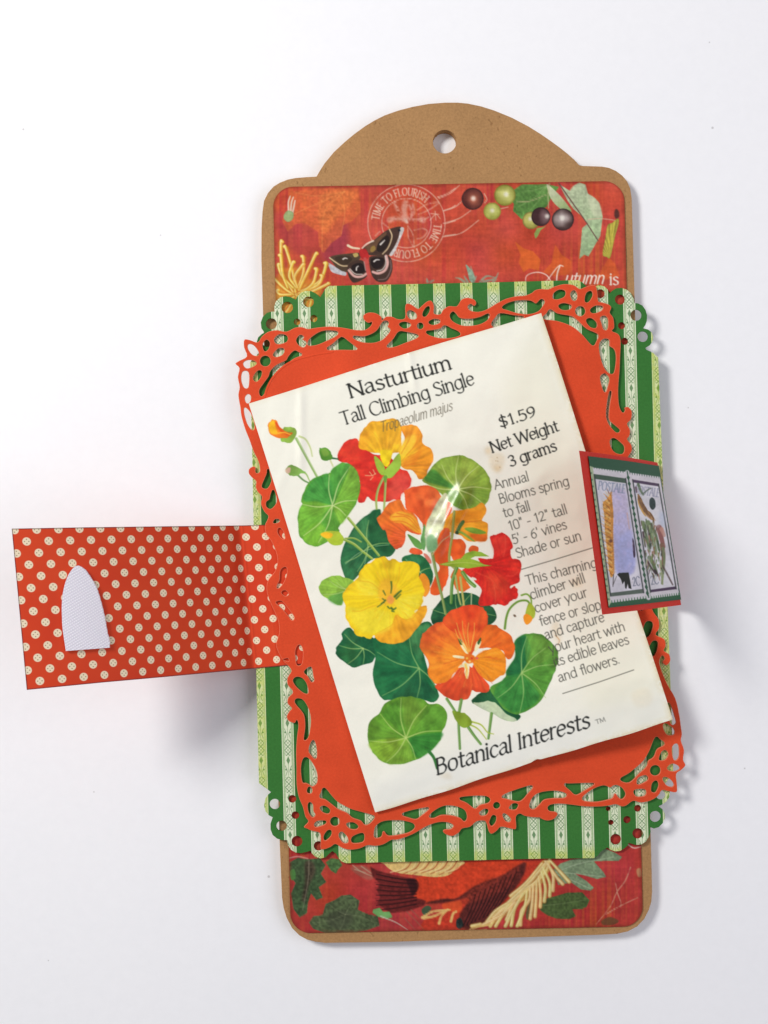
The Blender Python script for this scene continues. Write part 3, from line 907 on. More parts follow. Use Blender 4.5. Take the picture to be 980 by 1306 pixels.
def paint_panel_bottom():
    cv = panel_canvas(355, 1040, 825, 1200, (182, 60, 52))
    a = lambda p: C(340, 1060, 3.77, p)
    b = lambda p: C(580, 1060, 3.63, p)
    d = lambda p: C(450, 1080, 3.63, p)
    # holly sprigs
    gk = (66, 88, 56)
    cv.fill(a([(112, 150), (150, 128), (200, 135), (258, 130), (285, 165), (262, 205), (288, 245), (252, 270), (272, 320), (240, 332), (215, 300), (200, 345), (195, 395), (160, 415), (130, 375), (118, 300), (140, 250), (112, 210)]), gk, var=.22, smooth=False, rim=((116, 140, 100), .8, .5))
    cv.fill(a([(185, 150), (225, 150), (235, 200), (205, 260), (190, 330), (170, 330), (185, 240)]), (74, 54, 46), alpha=.7, soft=1.4, var=.3)
    cv.stroke(a([(205, 140), (200, 240), (175, 380)]), 1.4, .8, (150, 140, 120), .6)
    cv.fill(a([(112, 195), (135, 185), (140, 225), (120, 235)]), (80, 130, 66))
    cv.fill(a([(285, 150), (310, 130), (350, 135), (365, 165), (345, 185), (335, 205), (310, 190)]), (80, 112, 64), var=.2, smooth=False)
    cv.fill(a([(205, 440), (225, 410), (270, 402), (285, 350), (330, 330), (360, 310), (405, 305), (448, 335), (440, 378), (490, 400), (535, 408), (545, 455), (480, 478), (400, 492), (290, 492), (225, 470)]), (82, 96, 64), var=.24, smooth=False, rim=((124, 134, 96), .8, .4))
    cv.fill(a([(300, 400), (380, 380), (420, 420), (380, 470), (300, 460)]), (66, 70, 54), alpha=.6, soft=2)
    leaf_veins(cv, a([(380, 400)])[0], a([(240, 440), (300, 350), (430, 330), (520, 440), (350, 480)]), .9, (140, 146, 110), .5)
    # robin-like bird: tail, body, wing
    cv.fill(d([(-10, 100), (60, 90), (100, 140), (60, 150)]), (150, 110, 90), alpha=.5, soft=.8)
    for p in ([(0, 85), (40, 115), (100, 140)], [(10, 105), (60, 120)], [(40, 90), (90, 125)]):
        cv.stroke(d(p), 1.3, .8, (196, 180, 150), .7)
    cv.fill(d([(470, 250), (560, 190), (700, 132), (790, 72), (870, 70), (840, 120), (760, 190), (700, 270), (620, 350), (560, 390), (330, 390), (340, 330), (420, 300)]), (198, 60, 40), var=.1)
    cv.fill(d([(285, 150), (380, 132), (442, 128), (490, 84), (560, 66), (800, 66), (785, 110), (700, 142), (560, 192), (480, 242), (340, 262), (285, 238)]), (216, 68, 38), var=.08, streak=(540, 1085, 26, .04))
    cv.fill(d([(420, 262), (500, 250), (500, 300), (460, 300), (420, 285)]), (222, 84, 44), alpha=.9, soft=.8)
    tail = [(80, 90), (110, 108), (180, 128), (288, 150), (302, 190), (280, 232), (340, 250), (330, 272), (255, 298), (172, 308), (150, 290), (112, 262), (128, 235), (112, 200), (125, 170), (92, 140)]
    cv.fill(d(tail), (104, 36, 34), soft=.7, var=.15, smooth=False)
    for y0, y1 in ((118, 150), (140, 165), (165, 182), (190, 200), (215, 212), (240, 226), (262, 240), (285, 258)):
        cv.stroke(d([(105, y0), (190, (y0 + y1) / 2 + 3), (290, y1)]), 1.5, .8, (130, 44, 44), .7, var=.8)
        cv.stroke(d([(110, y0 + 9), (200, (y0 + y1) / 2 + 12), (295, y1 + 7)]), 1.2, 1.6, (34, 14, 18), .8, var=.4)
    cv.fill(d([(250, 150), (296, 152), (306, 190), (278, 225), (262, 190)]), (40, 16, 20), alpha=.7, soft=.8)
    cv.fill(d([(330, 262), (420, 240), (480, 238), (560, 186), (640, 152), (700, 128), (792, 72), (802, 100), (782, 150), (742, 205), (690, 265), (640, 322), (592, 372), (520, 382), (492, 340), (505, 296), (540, 240), (470, 250), (400, 262)]), (88, 36, 32), var=.2, soft=1.0)
    cv.fill(d([(560, 190), (640, 150), (700, 132), (770, 90), (740, 170), (660, 220), (580, 250), (530, 262), (500, 252)]), (150, 54, 38), alpha=.55, soft=2.0, var=.3)
    for i in range(9):
        t = i / 8
        x0, y0 = 560 + 190 * t, 215 - 105 * t
        x1, y1 = 500 + 150 * t, 372 - 70 * t
        cv.stroke(d([(x0, y0), ((x0 + x1) / 2 + 8, (y0 + y1) / 2), (x1, y1)]), 1.2, .8, (132, 52, 50), .7, var=.6)
        cv.stroke(d([(x0 + 9, y0 + 6), ((x0 + x1) / 2 + 17, (y0 + y1) / 2), (x1 + 10, y1)]), 1, 1.2, (30, 14, 18), .85, var=.3)
    cv.fill(d([(480, 340), (500, 330), (512, 360), (500, 380), (482, 372)]), (40, 50, 48), var=.3)
    # yellow nest strands over the body
    cv.fill(d([(148, 82), (160, 66), (500, 66), (478, 100), (442, 132), (380, 140), (300, 132), (200, 118)]), (226, 190, 118), var=.08)
    for i in range(7):
        x = 215 + i * 42
        cv.stroke(d([(x + 62, 60), (x + 34, 100), (x - 24, 122 + (i % 3) * 4)]), 1.4, .7, (168, 66, 40), .85)
        cv.stroke(d([(x + 44, 60), (x + 18, 100), (x - 40, 118)]), 1.2, 1.6, (246, 224, 160), .7)
    # leaves at the right
    gl = (126, 146, 112)
    cv.fill(b([(455, 180), (490, 150), (540, 132), (640, 118), (690, 78), (740, 98), (776, 120), (760, 138), (700, 138), (645, 140), (690, 190), (702, 212), (660, 222), (600, 205), (555, 195), (610, 230), (645, 262), (630, 276), (585, 270), (540, 238), (480, 250)]), gl, var=.14, smooth=False, rim=((96, 112, 78), .8, .4))
    for p in ([(470, 190), (580, 150), (740, 120)], [(480, 190), (590, 200), (690, 212)], [(470, 200), (560, 235), (630, 268)]):
        cv.stroke(b(p), 1.1, .7, (182, 196, 164), .7)
    cv.fill(b([(390, 350), (430, 310), (470, 300), (520, 285), (590, 283), (625, 320), (612, 350), (588, 362), (545, 362), (562, 395), (530, 408), (470, 405), (430, 390), (400, 370)]), (76, 96, 52), var=.18, smooth=False)
    cv.stroke(b([(410, 345), (500, 335), (600, 320)]), 1.1, .7, (120, 136, 90), .6)
    cv.fill(b([(330, 380), (350, 320), (370, 340), (340, 410)]), (86, 100, 58), alpha=.8)
    # yellow chrysanthemum strands
    st = [[(440, 130), (420, 190), (340, 270), (210, 370), (165, 440)], [(430, 140), (380, 230), (290, 300), (240, 410)], [(420, 140), (455, 200), (455, 275)],
          [(400, 180), (420, 260), (415, 325)], [(380, 230), (378, 310), (372, 395)], [(350, 260), (345, 320), (310, 370), (305, 435)], [(320, 290), (280, 350), (262, 438)],
          [(440, 135), (490, 190), (530, 235)], [(300, 300), (230, 360), (180, 400)], [(260, 330), (220, 390), (190, 440)], [(250, 330), (190, 370), (150, 420)], [(420, 150), (350, 235), (250, 330)],
          [(120, 430), (80, 440)], [(405, 150), (330, 240), (260, 300)],
          [(430, 150), (470, 210), (500, 245)], [(410, 170), (440, 240), (440, 300)], [(390, 210), (398, 290), (396, 350)], [(365, 250), (360, 330), (350, 405)], [(335, 280), (325, 350), (290, 440)], [(300, 320), (265, 380), (235, 440)], [(280, 330), (215, 390), (130, 435)]]
    cv.fill(b([(410, 135), (445, 150), (420, 220), (360, 290), (280, 350), (200, 420), (150, 435), (200, 370), (290, 290), (360, 200)]), (214, 168, 88), alpha=.9)
    for p in st:
        cv.stroke(b(p), 4.6, 5.8, (160, 100, 46), .75, soft=.8)
    for i, p in enumerate(st):
        cv.stroke(b(p), 3.0, 4.2, (232 - 5 * (i % 4), 204 - 8 * (i % 3), 126), .95, soft=.7)
        cv.stroke([(x - .6, y - .5) for x, y in b(p)], 1, 1.3, (250, 236, 180), .7)
    for p in ([(322, 328), (370, 300), (450, 292)], [(400, 355), (412, 320), (440, 290)], [(330, 330), (380, 320), (420, 300)], [(455, 345), (465, 310), (480, 300)], [(545, 385), (580, 370), (640, 360)], [(560, 390), (620, 385)]):
        cv.stroke(d(p), 3.6, 2.6, (232, 196, 118), .9, var=.2)
    for p in ([(250, 300), (300, 350), (330, 385)], [(270, 290), (310, 330)], [(240, 330), (290, 385)]):
        cv.stroke(d(p), 1.2, .8, (150, 96, 76), .8)
    cv.fill(d([(320, 290), (345, 272), (365, 285), (345, 308), (326, 312)]), (72, 92, 66))
    cv.fill(d([(95, 290), (125, 282), (140, 300), (172, 302), (185, 325), (160, 335), (120, 325), (92, 305)]), (122, 178, 104), smooth=False, rim=((70, 120, 60), .8, .5))
    cv.stroke(d([(130, 322), (200, 350), (255, 385)]), 1.6, .8, (206, 200, 180), .9)
    for p in ([(815, 168), (790, 230), (752, 282), (720, 350), (655, 432)], [(752, 282), (770, 330), (768, 350)], [(700, 385), (770, 345), (848, 308)], [(752, 275), (745, 240)]):
        cv.stroke(b(p), 1.3, .9, (216, 170, 140), .8, var=.4)
    cv.fill(b([(680, 415), (720, 398), (760, 415), (740, 432), (690, 435)]), (96, 72, 44), alpha=.8, soft=.6)
    cv.fill(b([(842, 180), (860, 172), (866, 205), (850, 212)]), (190, 160, 110), alpha=.7, soft=.5)
    cv.stroke(b([(800, 60), (830, 78), (862, 72)]), 1.6, 1.0, (236, 220, 206), .9)
    cv.stroke(a([(110, 130), (150, 122), (200, 132)]), 1.4, 1.0, (226, 180, 170), .8)
    return cv


def build_panel():
    R = 26.0
    top, bot = paint_panel_top(), paint_panel_bottom()
    # local frame: u across, v down
    TL, TR, BR, BL = np.array([348.2, 238.5]), np.array([796.0, 230.6]), np.array([820.6, 1181.5]), np.array([371.0, 1190.5])
    Hh, Ww = 952.0, 449.0
    t = np.linspace(0, 1, 26)
    vs = np.concatenate([R * (1 - np.cos(t * math.pi / 2)), np.arange(R + .9, 165, .9), np.arange(170, 820, 25), np.arange(824, Hh - R, .9), Hh - R * (1 - np.cos(t[::-1] * math.pi / 2))])
    n = 500
    PX = np.empty((len(vs), n)); PY = PX.copy()
    for i, v in enumerate(vs):
        e = min(v, Hh - v)
        ins = R - math.sqrt(max(R * R - (R - min(e, R)) ** 2, 0)) if e < R else 0
        us = np.linspace(ins, Ww - ins, n) / Ww
        f = v / Hh
        P = (1 - f) * ((1 - us)[:, None] * TL + us[:, None] * TR) + f * ((1 - us)[:, None] * BL + us[:, None] * BR)
        PX[i], PY[i] = P[:, 0], P[:, 1]
    cols = np.where((PY < 600)[..., None], top.sample(PX, PY), bot.sample(PX, PY))
    mid = (PY > 420) & (PY < 1045)
    cols[mid] = np.array(lin((200, 68, 48))[:3]) * GAIN
    # brown ink rubbed along the cut edge, with the panel's shadow line painted in
    un = np.linspace(0, 1, n)[None]
    eu = np.minimum(un, 1 - un) * Ww
    ev = np.minimum(vs, Hh - vs)[:, None]
    e = np.minimum(eu, np.repeat(ev, n, 1)) + value_noise(len(vs), n, 9, 31) * 2.5
    ink = np.clip(1 - e / 4.5, 0, 1)[..., None] * .6
    cols = cols * (1 - ink) + np.array(lin((104, 44, 30))[:3]) * ink
    Z = np.full(PX.shape, Z_KRAFT + 1.6)
    return grid_sheet('printed_panel', PX, PY, Z, 1.4, print_mat('autumn_print', .65, .12, weave=.35), tag, cols, smooth=False)


panel = build_panel()
panel['label'] = 'red autumn printed paper with moth, berries, postmark and bird tail'
# ------------------------------------------------------------------ green striped card with scalloped corners
GREEN = [
    # top edge, left to right, then clockwise
    (420.6, 364.5), (520, 362.3), (650, 359.4), (737, 357.2), (743, 360), (749, 366), (753, 369.5), (757, 366.5), (764, 363.5), (771, 365), (775.5, 369.5), (777.5, 374.5),
    (780.6, 371), (786, 367.6), (793, 367), (800, 369.6), (805, 374), (808.5, 381), (809.6, 386.5),
    (814, 386.8), (819.5, 389.5), (823.5, 395), (825.6, 402), (825.4, 408.5), (823.5, 414.5), (820.6, 418.6),
    (827, 420.3), (831.6, 424), (833.4, 429.5), (832.4, 435.5), (829, 440.5), (823.5, 443.6), (824.5, 446),
    (829.6, 448), (834, 450.5), (839.8, 456), (840.8, 483), (845.5, 600), (852, 780), (855.6, 878), (857.5, 935), (859, 985),
    (853, 994), (848, 1000), (852.5, 1004), (854.5, 1010), (853.8, 1017), (850, 1022.5), (845, 1026), (840, 1028.5),
    (845, 1032), (848, 1037.5), (848.2, 1043.5), (845.5, 1050), (840.5, 1055), (834.5, 1056.8), (829, 1054.8),
    (830.3, 1060), (828.5, 1066), (823.8, 1073.6), (818, 1077.2), (811.5, 1077.8), (805.5, 1076), (802, 1075.2),
    (800.8, 1078.5), (796.8, 1082), (791.5, 1085.2), (785, 1086), (779, 1084), (775, 1081), (770.5, 1083.5), (766.4, 1086.5), (762.5, 1091.5), (757.5, 1094.6),
    (680, 1095.4), (600, 1097.5), (500, 1099.5), (442, 1101), (436, 1099), (432, 1094.5), (428.5, 1088.5), (424, 1085.5), (420, 1089), (415.5, 1093.5), (409, 1095),
    (402.5, 1093), (398, 1088.5), (396.5, 1085), (391.6, 1086.5), (384, 1088.3), (377, 1087.3), (371.5, 1084), (367.5, 1078), (366, 1071.5),
    (360, 1071.6), (353.5, 1069.6), (348, 1065), (345.3, 1058), (345.2, 1050.5), (348, 1042.5),
    (343, 1039.8), (338.6, 1034.5), (337, 1027), (338.5, 1019), (342, 1013.6), (346, 1010.5),
    (341, 1006.5), (330.5, 999), (329, 939.5), (327, 856), (325.6, 760), (323, 640), (321.7, 572), (319.8, 500), (319.2, 462),
    (324, 456), (330, 450.5), (333, 447), (329.4, 442.5), (327.6, 436), (329.6, 430), (334, 426), (337.5, 424),
    (333.6, 418.6), (332.8, 411), (335.4, 404), (340.5, 399), (346, 397.4), (350.5, 397.4),
    (350, 391), (352, 384.5), (357.5, 379.2), (364, 377.6), (370.5, 378.6), (377.5, 382),
    (379.5, 378), (384, 373.2), (390, 370.8), (397, 371.2), (403, 374), (408.5, 379),
    (411.5, 374.5), (414.5, 369), (417.5, 366)]
GHOLES = [circ(366.5, 392, 6.8), circ(393.6, 385, 6.3), circ(346.3, 413, 6.5), circ(379.2, 410.5, 3.7), circ(400.3, 406.2, 4.1), circ(341, 436.5, 5.5),
          circ(791, 382, 6.3), circ(811.5, 402, 6.6), circ(820, 429.4, 6.2), circ(793, 415.3, 4.0), circ(797, 435.2, 4.0), circ(766, 374.5, 5.6),
          circ(350.8, 1025.6, 6.2), circ(359.4, 1053.3, 6.2), circ(379, 1073, 6.4), circ(406.5, 1079, 5.6), circ(373, 1019, 4.5), circ(377, 1039.8, 4.4),
          circ(785.5, 1070.5, 6.4), circ(813.6, 1063, 6.2), circ(836, 1041.5, 6.6), circ(800, 1045.5, 4.2), circ(813.6, 1031, 4.0), circ(776, 1031.5, 2.6), circ(843, 1014, 5.4), circ(779.5, 1049, 3.0)]


def mat_stripes():
    m, nt, b = new_mat('green_stripe_print', 0.62, 0.12)
    x, y, uv = uvxy(nt)
    lean = (y - 730.0) * 0.0246
    xs = x - lean
    P = 34.55
    u = (xs - 500.2 + P / 2).mod(P) - P / 2          # across one band, 0 at its middle
    au = u.abs()
    band = au.below(7.6, .35)
    v = (y + 7.0).mod(47.5)                            # along one repeat of the motif
    green = (60, 122, 54)
    pale = (234, 241, 208)
    c_g = tuple(t * GAIN for t in lin(green)[:3]) + (1,)
    c_p = tuple(t * GAIN for t in lin(pale)[:3]) + (1,)
    c_l = tuple(t * GAIN for t in lin((120, 168, 96))[:3]) + (1,)
    c_d = tuple(t * GAIN for t in lin((50, 122, 54))[:3]) + (1,)
    # border lines of the band
    l1 = (au - 6.0).abs().below(.42, .3)
    l2 = (au - 4.7).abs().below(.38, .3)
    # crossed lattice
    z = v.pingpong(4.6)
    lat = (au * 1.05 - z).abs().below(.72, .4) * v.below(21.0, .5) * au.below(4.3, .3)
    lat2 = (4.6 - au * 1.05 - z).abs().below(.5, .35) * v.below(21.0, .5) * au.below(4.3, .3)
    # small tree
    w = v - 22.0
    tree = (au * 2.2 - (9.5 - w).pingpong(4.7)).below(.6, .5) * (w - 5.0).abs().below(5.0, .3) * au.below(3.0, .3)
    # pair of dots and strokes fanning out
    dots = ((au - 2.9) * (au - 2.9) + (v - 38.5) * (v - 38.5)).sqrt().below(1.25, .4)
    fan = ((au - 1.5) - (v - 40.5).abs() * .35).abs().below(.55, .35) * (v - 40.0).abs().below(6.5, .4)
    stem = au.below(.45, .3) * (v - 34).abs().below(13, .4)
    ink = lat.max(lat2 * .7).max(tree).max(dots).max(fan * .75).max(stem * .6)
    col = mixc(nt, l1.max(l2 * .75), c_p, c_l)
    co = objco(nt)
    # yellow-green ink rubbed along the edges of the card
    left = x - (319.0 + (y - 450.0) * .0205)
    right = (841.0 + (y - 470.0) * .0345) - x
    topd = y - (366.5 - (x - 410.0) * .027)
    botd = (1101.0 - (x - 440.0) * .020) - y
    ed = left.min(right).min(topd).min(botd)
    rub = ed.below(13.0, 7.0)
    nn = noise(nt, co, 700, 2, .6)
    c_y = tuple(t * GAIN for t in lin((206, 216, 92))[:3]) + (1,)
    col = mixc(nt, rub * (nn * .9 + .15), col, c_y)
    c_dy = tuple(t * GAIN for t in lin((98, 150, 40))[:3]) + (1,)
    inkc = mixc(nt, rub, c_d, c_dy)
    col = mixc(nt, ink * .8, col, inkc)
    # two greens mixed at random by soft noise
    n3 = noise(nt, co, 40, 2, .5)
    gcol = mixc(nt, n3, tuple(t * GAIN for t in lin((50, 114, 48))[:3]) + (1,), tuple(t * GAIN for t in lin((68, 130, 60))[:3]) + (1,))
    col = mixc(nt, band, gcol, col)
    n1 = noise(nt, co, 1500, 3, .6)
    f = (n1 - .5) * .5 + 1.0
    cmb = nt.nodes.new('ShaderNodeCombineColor')
    for i in range(3):
        nt.links.new(f.s, cmb.inputs[i])
    col = mixc(nt, 1.0, col, cmb.outputs[0], 'MULTIPLY')
    nt.links.new(col, b.inputs['Base Color'])
    bump(nt, b, n1, .15, .0001)
    return m


Z_G0, Z_G1 = 19.5, 21.5
striped = cut_sheet('striped_card', [GREEN] + [inflate(h, .5) for h in GHOLES], Z_G0, Z_G1, mat_stripes(), tag, .3)
striped['label'] = 'green and white striped card with scalloped pierced corners'
# foam pads that carry the striped card
for q in ((470, 640), (720, 640), (470, 880), (720, 880)):
    pad = cut_sheet('foam_pad', [[(q[0] - 40, q[1] - 12), (q[0] + 40, q[1] - 12), (q[0] + 40, q[1] + 12), (q[0] - 40, q[1] + 12)]], Z_KRAFT + 1.65, Z_G0 - .02, paper_mat('foam', (235, 232, 225)), tag, .1)

# ------------------------------------------------------------------ red die-cut lace frame
A3 = lambda p: C(290, 340, 4.9, p)
A4 = lambda p: C(470, 340, 4.9, p)
A5 = lambda p: C(650, 340, 4.9, p)
A6 = lambda p: C(700, 540, 4.9, p)
A7 = lambda p: C(700, 780, 4.08, p)
B6 = lambda p: C(680, 940, 4.4545, p)
B5 = lambda p: C(500, 960, 4.9, p)
B4 = lambda p: C(320, 960, 4.9, p)
BL_ = lambda p: C(310, 840, 5.025, p)
L1 = lambda p: C(290, 520, 7.254, p)
L2 = lambda p: C(320, 640, 5.02, p)
LACE = (
    A3([(65, 690), (75, 635), (50, 607), (75, 587), (122, 560), (104, 505), (106, 456), (140, 457), (190, 472), (215, 437), (255, 407), (310, 396), (370, 405),
        (420, 382), (465, 376), (505, 388), (560, 380), (640, 373), (720, 380), (800, 394), (860, 394), (897, 368), (903, 346), (882, 352), (855, 334), (850, 305), (882, 286), (930, 290), (965, 314)])
    + A4([(85, 335), (110, 312), (150, 312), (182, 326), (228, 322), (229, 255), (240, 230), (270, 236), (310, 262), (330, 248), (368, 216), (396, 214), (412, 250), (411, 292), (450, 296),
          (466, 270), (502, 246), (545, 248), (562, 236), (582, 205), (622, 193), (664, 206), (676, 230), (662, 246), (640, 234), (622, 250), (640, 274), (690, 281), (740, 266), (800, 230), (860, 200), (930, 183), (978, 180)])
    + A5([(140, 163), (160, 146), (200, 138), (242, 140), (280, 124), (340, 108), (402, 114), (440, 138), (478, 124), (534, 114), (550, 155), (556, 213),
          (572, 220), (620, 235), (638, 256), (628, 288), (650, 320), (656, 380), (642, 402), (680, 420), (696, 460), (693, 560), (690, 640), (681, 760), (684, 850), (696, 895), (712, 912), (722, 895), (718, 882), (742, 876), (766, 905), (761, 955), (737, 982)])
    + A6([(510, 40), (506, 78), (492, 100), (516, 130), (521, 170), (500, 206)])
    + [(799, 590), (803, 604), (808, 614), (812, 630), (812, 650), (806, 664), (812, 676), (814, 700), (812, 730), (818, 748), (827, 762)]
    + A7([(545, 0), (573, 40), (576, 88), (558, 120), (602, 142), (610, 180), (600, 203), (628, 222), (634, 258), (612, 281), (592, 264), (604, 244), (590, 230), (577, 262), (590, 310), (620, 380), (660, 450), (680, 530), (690, 600),
          (695, 640), (690, 672), (706, 720), (701, 770), (713, 800), (690, 826), (665, 846), (669, 900), (666, 941), (620, 935), (590, 931), (570, 960), (530, 985), (480, 995), (440, 986), (405, 1010), (380, 1015), (350, 1004)])
    + B6([(430, 391), (380, 396), (300, 396), (220, 386), (150, 380), (100, 386), (84, 402), (95, 420), (130, 425), (141, 440), (120, 466), (80, 476), (40, 462)])
    + B5([(930, 406), (880, 405), (830, 396), (800, 382), (776, 402), (779, 460), (769, 480), (720, 470), (680, 465), (655, 490), (625, 508), (606, 494), (590, 440), (575, 426), (530, 431), (490, 464), (440, 475), (420, 500), (380, 522), (336, 511), (318, 491), (332, 479), (368, 476), (384, 455), (350, 437), (290, 436), (220, 460), (130, 511), (40, 544)])
    + B4([(880, 546), (830, 574), (780, 584), (730, 580), (680, 600), (620, 608), (570, 596), (530, 572), (500, 590), (460, 605), (436, 600), (436, 550), (430, 502), (385, 491), (352, 476), (331, 464), (359, 430), (340, 400), (325, 340), (300, 280), (286, 200), (285, 100)])
    + BL_([(340, 600), (346, 500), (355, 430), (346, 394), (331, 414), (292, 400), (280, 368), (300, 334), (312, 318), (286, 288), (290, 250), (320, 214), (286, 168), (286, 120), (310, 80), (290, 48)])
    + [(362, 844), (356, 834), (352, 822), (356, 808), (355, 792), (349, 778), (343, 764), (340, 752), (342, 740), (351, 728), (354, 716), (352, 704), (346, 690), (339, 680), (338, 670), (341, 663)]
    + L1([(378, 1000), (342, 962), (311, 890), (319, 822), (281, 780), (262, 732), (266, 682), (231, 650), (199, 610), (201, 566), (240, 541), (264, 553), (260, 578), (271, 604), (300, 590), (296, 530), (275, 470), (240, 400), (205, 300), (165, 200), (130, 80), (120, 0)])
    + A3([(75, 850), (68, 800), (76, 752)]))
